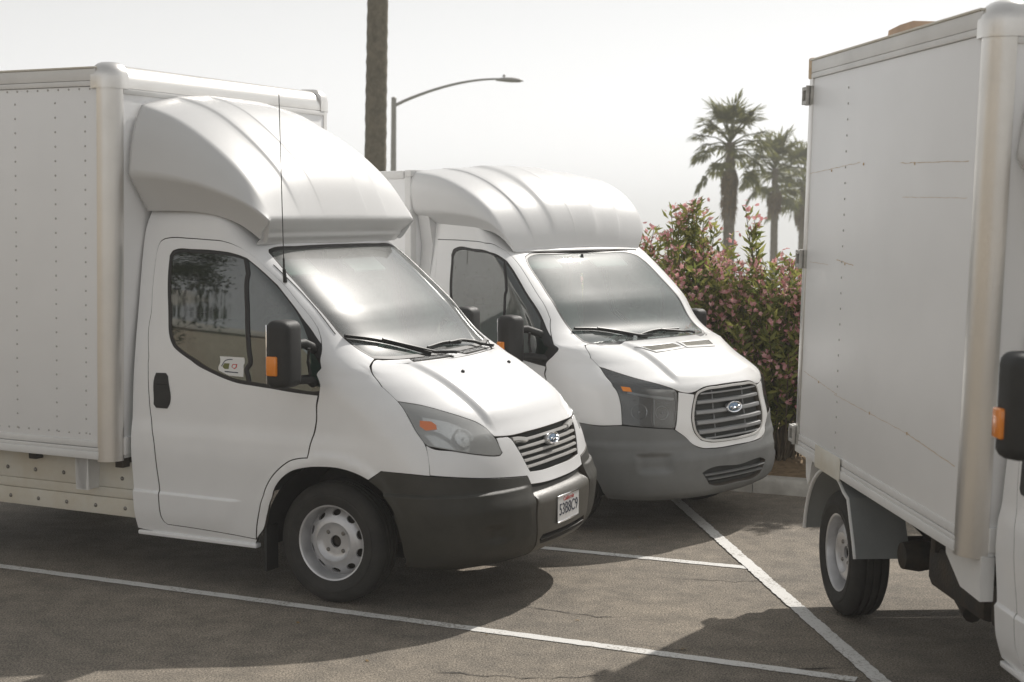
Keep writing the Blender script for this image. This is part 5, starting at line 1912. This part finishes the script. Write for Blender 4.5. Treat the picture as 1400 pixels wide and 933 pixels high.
# wedge plate under the front of the box
m_ = MB()
m_.prism([(-1.85, .757), (-1.84, .68), (-1.66, .57), (-1.44, .56), (-1.44, .757)], 1, -1.04, -.98)
m_.build('front_apron', M['boxrail'], truck3)
m_ = MB()
m_.box((-2.45, -.90, .36), (-1.74, -.50, .60), .06)
m_.box((-2.36, -.91, .56), (-2.30, -.48, .70), .004)
m_.box((-1.95, -.91, .56), (-1.89, -.48, .70), .004)
m_.build('fuel_tank', M['undercarriage'], truck3)
m_ = MB()
m_.tube([(-2.9, -.62, .28), (-2.62, -.66, .30), (-2.3, -.70, .25)], [.05, .045, .05], 10)
m_.lathe([(.0, -.10), (.07, -.09), (.085, 0), (.07, .09), (0, .10)], Matrix.Translation((-2.80, -.80, .42)) @ Matrix.Rotation(radians(90), 4, 'X'), 14)
m_.build('brake_actuator', M['undercarriage'], truck3, 50)
# air vent on the roof
m_ = MB()
m_.prism([(-2.93, 3.105), (-2.91, 3.165), (-2.74, 3.176), (-2.56, 3.176), (-2.52, 3.105)], 1, -1.04, -.72)
m_.build('roof_vent', M['terracotta'], truck3, 30)
# ------------------------------------------------------------------ plants
def leaf_mat(name, c1, c2, trans=.35, rough=.5, scale=1.2):
    m, nt, b = new_mat(name)
    N, L = nt.nodes.new, nt.links.new
    g = N('ShaderNodeNewGeometry')
    r = N('ShaderNodeValToRGB')
    r.color_ramp.elements[0].color = (*c1, 1)
    r.color_ramp.elements[1].color = (*c2, 1)
    L(g.outputs['Random Per Island'], r.inputs['Fac'])
    L(r.outputs['Color'], b.inputs['Base Color'])
    b.inputs['Roughness'].default_value = rough
    tr = N('ShaderNodeBsdfTranslucent')
    L(r.outputs['Color'], tr.inputs['Color'])
    mx = N('ShaderNodeMixShader')
    mx.inputs[0].default_value = trans
    L(b.outputs[0], mx.inputs[1]); L(tr.outputs[0], mx.inputs[2])
    L(mx.outputs[0], nt.nodes['Material Output'].inputs['Surface'])
    return m
M['leaf'] = leaf_mat('oleander_leaf', (.11, .15, .035), (.48, .48, .14), .5)
M['petal'] = leaf_mat('pink_petal', (.70, .28, .30), (.86, .58, .57), .45, .6)
M['stem'] = simple('bush_stem', (.16, .13, .09), .85, var=.3, scale=20)
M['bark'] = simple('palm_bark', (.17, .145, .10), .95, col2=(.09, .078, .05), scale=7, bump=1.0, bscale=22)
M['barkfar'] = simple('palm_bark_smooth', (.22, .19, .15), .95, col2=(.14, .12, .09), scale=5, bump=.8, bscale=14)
M['frond'] = leaf_mat('palm_frond', (.11, .12, .035), (.24, .24, .08), .35, .55)
M['deadfrond'] = leaf_mat('dead_frond', (.20, .15, .09), (.30, .23, .14), .2, .9)
M['treeleaf'] = leaf_mat('tree_leaf', (.03, .05, .018), (.08, .11, .035), .3, .5)

def quads_mesh(name, C_, D_, U_, Ln, Wd, mat, parent, bend=0.0):
    """many pointed leaves: centre/base C, direction D, side U, length, width (arrays)"""
    n = len(C_)
    D_ = D_ / np.linalg.norm(D_, axis=1, keepdims=True)
    U_ = U_ - D_ * (U_ * D_).sum(1, keepdims=True)
    U_ = U_ / np.maximum(np.linalg.norm(U_, axis=1, keepdims=True), 1e-6)
    Nn = np.cross(D_, U_)
    Ln, Wd = Ln[:, None], Wd[:, None]
    p0 = C_
    p1 = C_ + D_ * Ln * .45 + U_ * Wd * .5 + Nn * bend * Ln * .25
    p2 = C_ + D_ * Ln
    p3 = C_ + D_ * Ln * .45 - U_ * Wd * .5 + Nn * bend * Ln * .25
    V_ = np.stack([p0, p1, p2, p3], 1).reshape(-1, 3)
    me = bpy.data.meshes.new(name)
    me.vertices.add(4 * n)
    me.vertices.foreach_set('co', V_.ravel())
    me.loops.add(4 * n)
    me.loops.foreach_set('vertex_index', np.arange(4 * n))
    me.polygons.add(n)
    me.polygons.foreach_set('loop_start', np.arange(n) * 4)
    me.update()
    me.validate()
    me.materials.append(mat)
    return link(bpy.data.objects.new(name, me), parent)

def oleander(loc, h, rx, ry, seed, label, nshoot=210, tall=()):
    rg = np.random.default_rng(seed)
    root = empty('oleander_bush', loc)
    tag(root, label, 'bush', 'flowering hedge behind the kerb')
    st = MB()
    Cs, Ds, Ls, Ws = [], [], [], []
    fl = []
    shoots = []
    for k in range(nshoot):
        t = rg.uniform(0, 2 * pi)
        r = sqrt(rg.uniform(0, 1))
        top = np.array([rx * r * cos(t), ry * r * sin(t), h * (1 - .22 * r ** 2.5) * rg.uniform(.55, 1.0)])
        shoots.append((top, t))
    for (x, y, z) in tall:
        shoots.append((np.array([x, y, z]), rg.uniform(0, 6.28)))
    for k, (top, t) in enumerate(shoots):
        base = np.array([top[0] * .25 + rg.uniform(-.1, .1), top[1] * .25 + rg.uniform(-.1, .1), 0.0])
        mid = base * .35 + top * .65
        mid[2] = top[2] * .52
        mid[:2] = base[:2] * .55 + top[:2] * .45
        ts = np.linspace(0, 1, 9)
        path = np.array([(1 - s) ** 2 * base + 2 * s * (1 - s) * mid + s * s * top for s in ts])
        if k % 2 == 0 or k >= nshoot:
            st.tube([tuple(p) for p in path[::2]], [.012, .010, .008, .006, .003], 4, cap=False)
        dirn = path[-1] - path[-3]
        dirn /= np.linalg.norm(dirn)
        # whorls of leaves along the upper part
        nl = 58 if k < nshoot else 90
        u = rg.uniform(.22, 1, nl) ** .75
        pos = np.array([np.array([np.interp(q, ts, path[:, c]) for c in range(3)]) for q in u])
        ang = rg.uniform(0, 2 * pi, nl)
        el = rg.uniform(-.15, .95, nl)
        d = np.stack([np.cos(ang) * np.cos(el), np.sin(ang) * np.cos(el), np.sin(el)], 1)
        Cs.append(pos + rg.normal(0, .02, pos.shape))
        Ds.append(d + dirn * .25)
        Ls.append(rg.uniform(.08, .14, nl))
        Ws.append(rg.uniform(.024, .038, nl))
        if rg.uniform() < (.80 if top[2] > .72 * h else .35):
            fl.append(top + rg.normal(0, .025, 3))
        for s_ in (.88, .74, .6):
            if rg.uniform() < .22:
                out = np.array([top[0] / rx, top[1] / ry, .15])
                fl.append(np.array([np.interp(s_, ts, path[:, c]) for c in range(3)]) + out * .08 + rg.normal(0, .04, 3))
    st.build('stem', M['stem'], root, 60)
    C_, D_ = np.concatenate(Cs), np.concatenate(Ds)
    Ln, Wd = np.concatenate(Ls), np.concatenate(Ws)
    o = quads_mesh('foliage', C_, D_, rg.normal(0, 1, C_.shape), Ln, Wd, M['leaf'], root, .3)
    o['kind'] = 'stuff'
    # flower clusters: five-petalled blooms
    Pc, Pd, Pu, Pl, Pw = [], [], [], [], []
    for c in fl:
        for b_ in range(rg.integers(5, 13)):
            o3 = c + rg.normal(0, .042, 3)
            ax = rg.normal(0, 1, 3) + np.array([0, -.5, .7])
            ax /= np.linalg.norm(ax)
            e1 = np.cross(ax, [0.3, .5, .8]); e1 /= np.linalg.norm(e1)
            e2 = np.cross(ax, e1)
            for p in range(5):
                q = 2 * pi * p / 5
                dd = e1 * cos(q) + e2 * sin(q) + ax * .25
                Pc.append(o3); Pd.append(dd); Pu.append(-e1 * sin(q) + e2 * cos(q)); Pl.append(rg.uniform(.020, .030)); Pw.append(.024)
    if Pc:
        o = quads_mesh('blossom', np.array(Pc), np.array(Pd), np.array(Pu), np.array(Pl), np.array(Pw), M['petal'], root, .2)
        o['kind'] = 'stuff'
    return root

for k, (s_, d_, h_, rx_, ry_, lb, tall_) in enumerate([
    (-1.55, .95, 2.08, .80, .65, 'oleander behind the bonnet of the grey-bumpered truck, its top sprigs beside the roof', [(.25, -.1, 2.08), (.42, -.2, 2.12), (.1, 0, 2.1), (.3, -.2, 2.0), (.5, -.1, 2.0)]),
    (-.72, .95, 2.10, .72, .65, 'oleander with one thick sprig standing above the rest of the hedge', [(-.04, .1, 2.28), (.04, .12, 2.33), (.0, .15, 2.24), (-.12, .1, 2.2), (.10, .1, 2.2), (.03, .05, 2.30), (-.06, .15, 2.26), (.12, .2, 2.24), (-.15, 0, 2.2), (.2, 0, 2.18), (.02, .2, 2.3), (-.2, .1, 2.26)]),
    (.08, .95, 1.88, .72, .65, 'lower pink oleander in the middle of the gap below the palms', [(-.30, .1, 2.25), (-.22, .1, 2.18), (-.26, .05, 2.12)]),
    (.85, .95, 2.02, .72, .65, 'pink oleander against the rear edge of the right truck box', [(-.25, 0, 2.24), (-.18, .05, 2.30), (.05, 0, 2.22), (.2, 0, 2.2), (-.1, .1, 2.18)]),
    (1.75, .95, 2.0, .70, .65, 'oleander wholly behind the right truck box', []),
]):
    x_, y_ = kpt(s_, d_)
    oleander((x_, y_, .12), h_, rx_, ry_, 40 + k, lb, tall=tall_)

def fan_frond(mb_arrays, base, azim, elev, petiole, blade, rg, droop=.5, n=22):
    """one fan-palm frond -> leaf blades appended to arrays; returns petiole points"""
    d = np.array([cos(azim) * cos(elev), sin(azim) * cos(elev), sin(elev)])
    p0 = np.array(base)
    p1 = p0 + d * petiole * .55
    p2 = p0 + d * petiole - np.array([0, 0, petiole * droop * .25])
    fwd = p2 - p1
    fwd /= np.linalg.norm(fwd)
    side = np.cross(fwd, [0, 0, 1.])
    side /= max(np.linalg.norm(side), 1e-6)
    upv = np.cross(side, fwd)
    C_, D_, U_, L_, W_ = mb_arrays
    for k in range(n):
        q = (k / (n - 1) - .5) * radians(205)
        dd = fwd * cos(q) + side * sin(q) + upv * rg.uniform(-.12, .12)
        ln = blade * (1 - .28 * abs(q) / radians(102)) * rg.uniform(.85, 1.1)
        # inner stiff half, outer hanging half
        C_.append(p2); D_.append(dd); U_.append(np.cross(dd, upv)); L_.append(ln * .66); W_.append(ln * .19)
        tip = p2 + dd * ln * .45
        d2 = dd * .75 + np.array([0, 0, -droop * rg.uniform(.6, 1.2)])
        C_.append(tip); D_.append(d2); U_.append(np.cross(d2, [.2, .3, 1])); L_.append(ln * .62); W_.append(ln * .10)
    return [p0, p1, p2]

def palm_crown(root, top, rad, rg, nf=32, dead=30, skirt=1.5):
    pet = MB()
    for k in range(nf):
        az = k * 2.399963 + rg.uniform(-.2, .2)
        arr = ([], [], [], [], [])
        pet = MB()
        el = np.interp(k / nf, [0, .35, .8, 1], [1.35, .75, -.1, -.7]) + rg.uniform(-.12, .12)
        pts = fan_frond(arr, top + np.array([0, 0, .15 - .5 * k / nf]), az, el, rad * rg.uniform(.50, .66), rad * rg.uniform(.40, .5), rg, droop=np.interp(k / nf, [0, 1], [.35, .95]))
        a = [np.array(q) for q in arr]
        o = quads_mesh('frond', a[0], a[1], a[2], a[3], a[4], M['frond'], root, .1)
        pet.tube([tuple(p) for p in pts], [.035, .025, .015], 5, cap=False)
        pet.build('leaf_stalk', M['frond'], o, 60)
    arr = ([], [], [], [], [])
    for k in range(dead):
        az = k * 2.399963
        zz = -.5 - skirt * k / dead
        fan_frond(arr, top + np.array([0, 0, zz]), az, -1.05 - .25 * k / dead, rad * .22, rad * .30, rg, droop=1.4, n=12)
    a = [np.array(q) for q in arr]
    o = quads_mesh('dead_skirt', a[0], a[1], a[2], a[3], a[4], M['deadfrond'], root, .05)
    o['kind'] = 'stuff'

def palm(loc, height, r0, r1, rad, seed, label, bark, lean=(0, 0), rings=60, seg=14, **kw):
    rg = np.random.default_rng(seed)
    root = empty('fan_palm', loc)
    tag(root, label, 'palm tree', 'palms beyond the hedge')
    mb = MB()
    v, f = [], []
    for i in range(rings + 1):
        t = i / rings
        r = r0 * (1 - t) ** 1.3 + r1 * (1 - (1 - t) ** 1.3) + (.35 * r0 * max(0, 1 - t * 14))
        cx, cy = lean[0] * t * height, lean[1] * t * height
        for k in range(seg):
            rr = r * (1 + .045 * ((i % 2) - .5) + rg.uniform(-.025, .025))
            v.append((cx + rr * cos(2 * pi * k / seg), cy + rr * sin(2 * pi * k / seg), height * t))
    for i in range(rings):
        for k in range(seg):
            f.append((i * seg + k, i * seg + (k + 1) % seg, (i + 1) * seg + (k + 1) % seg, (i + 1) * seg + k))
    mb.add(v, f)
    mb.build('trunk', bark, root, 60)
    palm_crown(root, np.array([lean[0] * height, lean[1] * height, height]), rad, rg, **kw)
    return root

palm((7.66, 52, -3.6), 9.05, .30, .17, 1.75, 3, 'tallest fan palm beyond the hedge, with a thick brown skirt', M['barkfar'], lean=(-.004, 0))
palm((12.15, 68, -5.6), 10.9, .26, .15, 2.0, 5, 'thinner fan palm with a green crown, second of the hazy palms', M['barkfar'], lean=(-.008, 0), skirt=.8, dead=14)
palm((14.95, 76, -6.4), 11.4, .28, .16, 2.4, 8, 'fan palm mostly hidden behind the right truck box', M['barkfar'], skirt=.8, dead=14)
palm((-3.16, 33, -.9), 17.5, .27, .20, 2.4, 9, 'rough brown palm trunk rising out of the picture behind the left truck', M['bark'], lean=(.010, 0), rings=110, seg=20)

# ------------------------------------------------------------------ street lamp
lamp = empty('street_lamp', (-4.1, 50, -3.4))
tag(lamp, 'grey street lamp with long curved arm and cobra head', 'street lamp')
M['galv'] = simple('galvanised_steel', (.33, .32, .30), .55, metal=.4, var=.15, scale=3)
mb = MB()
mb.tube([(0, 0, 0), (0, 0, 10.05)], [.14, .085], 14)
mb.lathe([(.088, 0), (.095, .03), (.06, .07), (0, .08)], Matrix.Translation((0, 0, 10.05)), 14)
mb.build('pole', M['galv'], lamp, 50)
mb = MB()
pts = []
for t in np.linspace(0, 1, 14):
    pts.append((.06 + 3.55 * t, 0, 9.85 + .92 * sin(t * pi / 2) ** .9))
mb.tube(pts, list(np.linspace(.055, .032, 14)), 8)
mb.build('arm', M['galv'], lamp, 60)
mb = MB()
prof = [(-.35, .03), (-.30, .075), (-.1, .12), (.2, .145), (.45, .11), (.60, .02)]
v, f = [], []
for x_, w_ in prof:
    for k in range(12):
        t = 2 * pi * k / 12
        v.append((3.78 + x_, 1.1 * w_ * cos(t), 10.74 + (.10 if sin(t) > 0 else .075) * (w_ / .145) * sin(t) - .05 * max(0, x_)))
for i in range(len(prof) - 1):
    for k in range(12):
        f.append((i * 12 + k, i * 12 + (k + 1) % 12, (i + 1) * 12 + (k + 1) % 12, (i + 1) * 12 + k))
f.append(tuple(range(12)))
f.append(tuple(range(60, 72)))
mb.add(v, f)
hd = mb.build('lamp_head', M['galv'], lamp, 60)
mb = MB()
mb.lathe([(.05, 0), (.05, .05), (.03, .08), (0, .085)], Matrix.Translation((3.72, 0, 10.84)), 10)
mb.build('photocell', M['galv'], hd, 60)

# ------------------------------------------------------------------ behind the camera (seen only as reflections in the side windows)
def leafy_tree(loc, h, seed, label):
    rg = np.random.default_rng(seed)
    root = empty('leafy_tree', loc)
    tag(root, label, 'tree')
    tr = MB()
    tr.tube([(0, 0, 0), (.05, .02, h * .25), (0, .1, h * .45)], [.17, .13, .09], 10)
    Cs = []
    for k in range(46):
        t, r, zz = rg.uniform(0, 6.28), sqrt(rg.uniform(.02, 1)) * h * .25, rg.uniform(.50, 1.0) * h
        r *= 1 - .7 * abs(zz / h - .66) 
        c_ = np.array([r * cos(t), r * sin(t), zz])
        tr.tube([(0, .05, h * .40), tuple(c_ * np.array([.5, .5, 1]) * np.array([1, 1, .85])), tuple(c_)], [.03, .014, .004], 5, cap=False)
        Cs.append(c_ + rg.normal(0, .24, (260, 3)))
    tr.build('trunk', M['bark'], root, 60)
    C_ = np.concatenate(Cs)
    o = quads_mesh('crown', C_, rg.normal(0, 1, C_.shape), rg.normal(0, 1, C_.shape), rg.uniform(.08, .16, len(C_)), rg.uniform(.04, .07, len(C_)), M['treeleaf'], root, .2)
    o['kind'] = 'stuff'
leafy_tree((-25.2, -1.2, 0), 8.6, 21, 'dark leafy tree mirrored in the near truck side window')
M['stucco'] = simple('beige_stucco', (.46, .40, .31), .9, var=.12, scale=.8, bump=.2, bscale=40)
bld = empty('stucco_building', (-46, -14, 0), (0, 0, radians(26)))
tag(bld, 'long beige stucco building mirrored in the near truck side window', 'building')
mb = MB()
mb.box((-5, -30, 0), (5, 30, 8.3), .05)
mb.build('wall', M['stucco'], bld)
mb = MB()
mb.box((-5.15, -30.15, 8.3), (5.15, 30.15, 8.65), .05)
mb.build('parapet', M['kerb'], bld)

# ------------------------------------------------------------------ litter on the asphalt
rg = random.Random(5)
M['litter'] = simple('dry_leaf', (.30, .20, .09), .9, var=.4, scale=40)
for k in range(26):
    x_, y_ = rg.uniform(-1.2, 2.2), rg.uniform(6.9, 11.5)
    o = mesh_obj('dry_leaf', [(0, -.012, .002), (.02, -.004, .008), (.045, 0, .003), (.02, .012, .006), (0, .008, .001)], [(0, 1, 3, 4), (1, 2, 3)], M['litter'])
    o.location = (x_, y_, .002)
    o.rotation_euler = (0, 0, rg.uniform(0, 6.28))
    s_ = rg.uniform(.4, .9)
    o.scale = (s_, s_, s_)
    tag(o, 'tiny dry leaf lying on the asphalt', 'leaf', 'dry leaves scattered on the asphalt')
# ------------------------------------------------------------------ sea haze
HAZE = True
if HAZE:
    mb = MB()
    mb.box((-6200, -300, -16), (6200, 7200, 24))
    hz_m = bpy.data.materials.new('sea_haze')
    hz_m.use_nodes = True
    nt = hz_m.node_tree
    nt.nodes.clear()
    pv = nt.nodes.new('ShaderNodeVolumePrincipled')
    pv.inputs['Color'].default_value = (.985, .985, .98, 1)
    pv.inputs['Density'].default_value = .0020
    pv.inputs['Anisotropy'].default_value = 0.15
    out = nt.nodes.new('ShaderNodeOutputMaterial')
    nt.links.new(pv.outputs[0], out.inputs['Volume'])
    hz = mb.build('haze', hz_m, None, 0)
    tag(hz, kind='stuff')
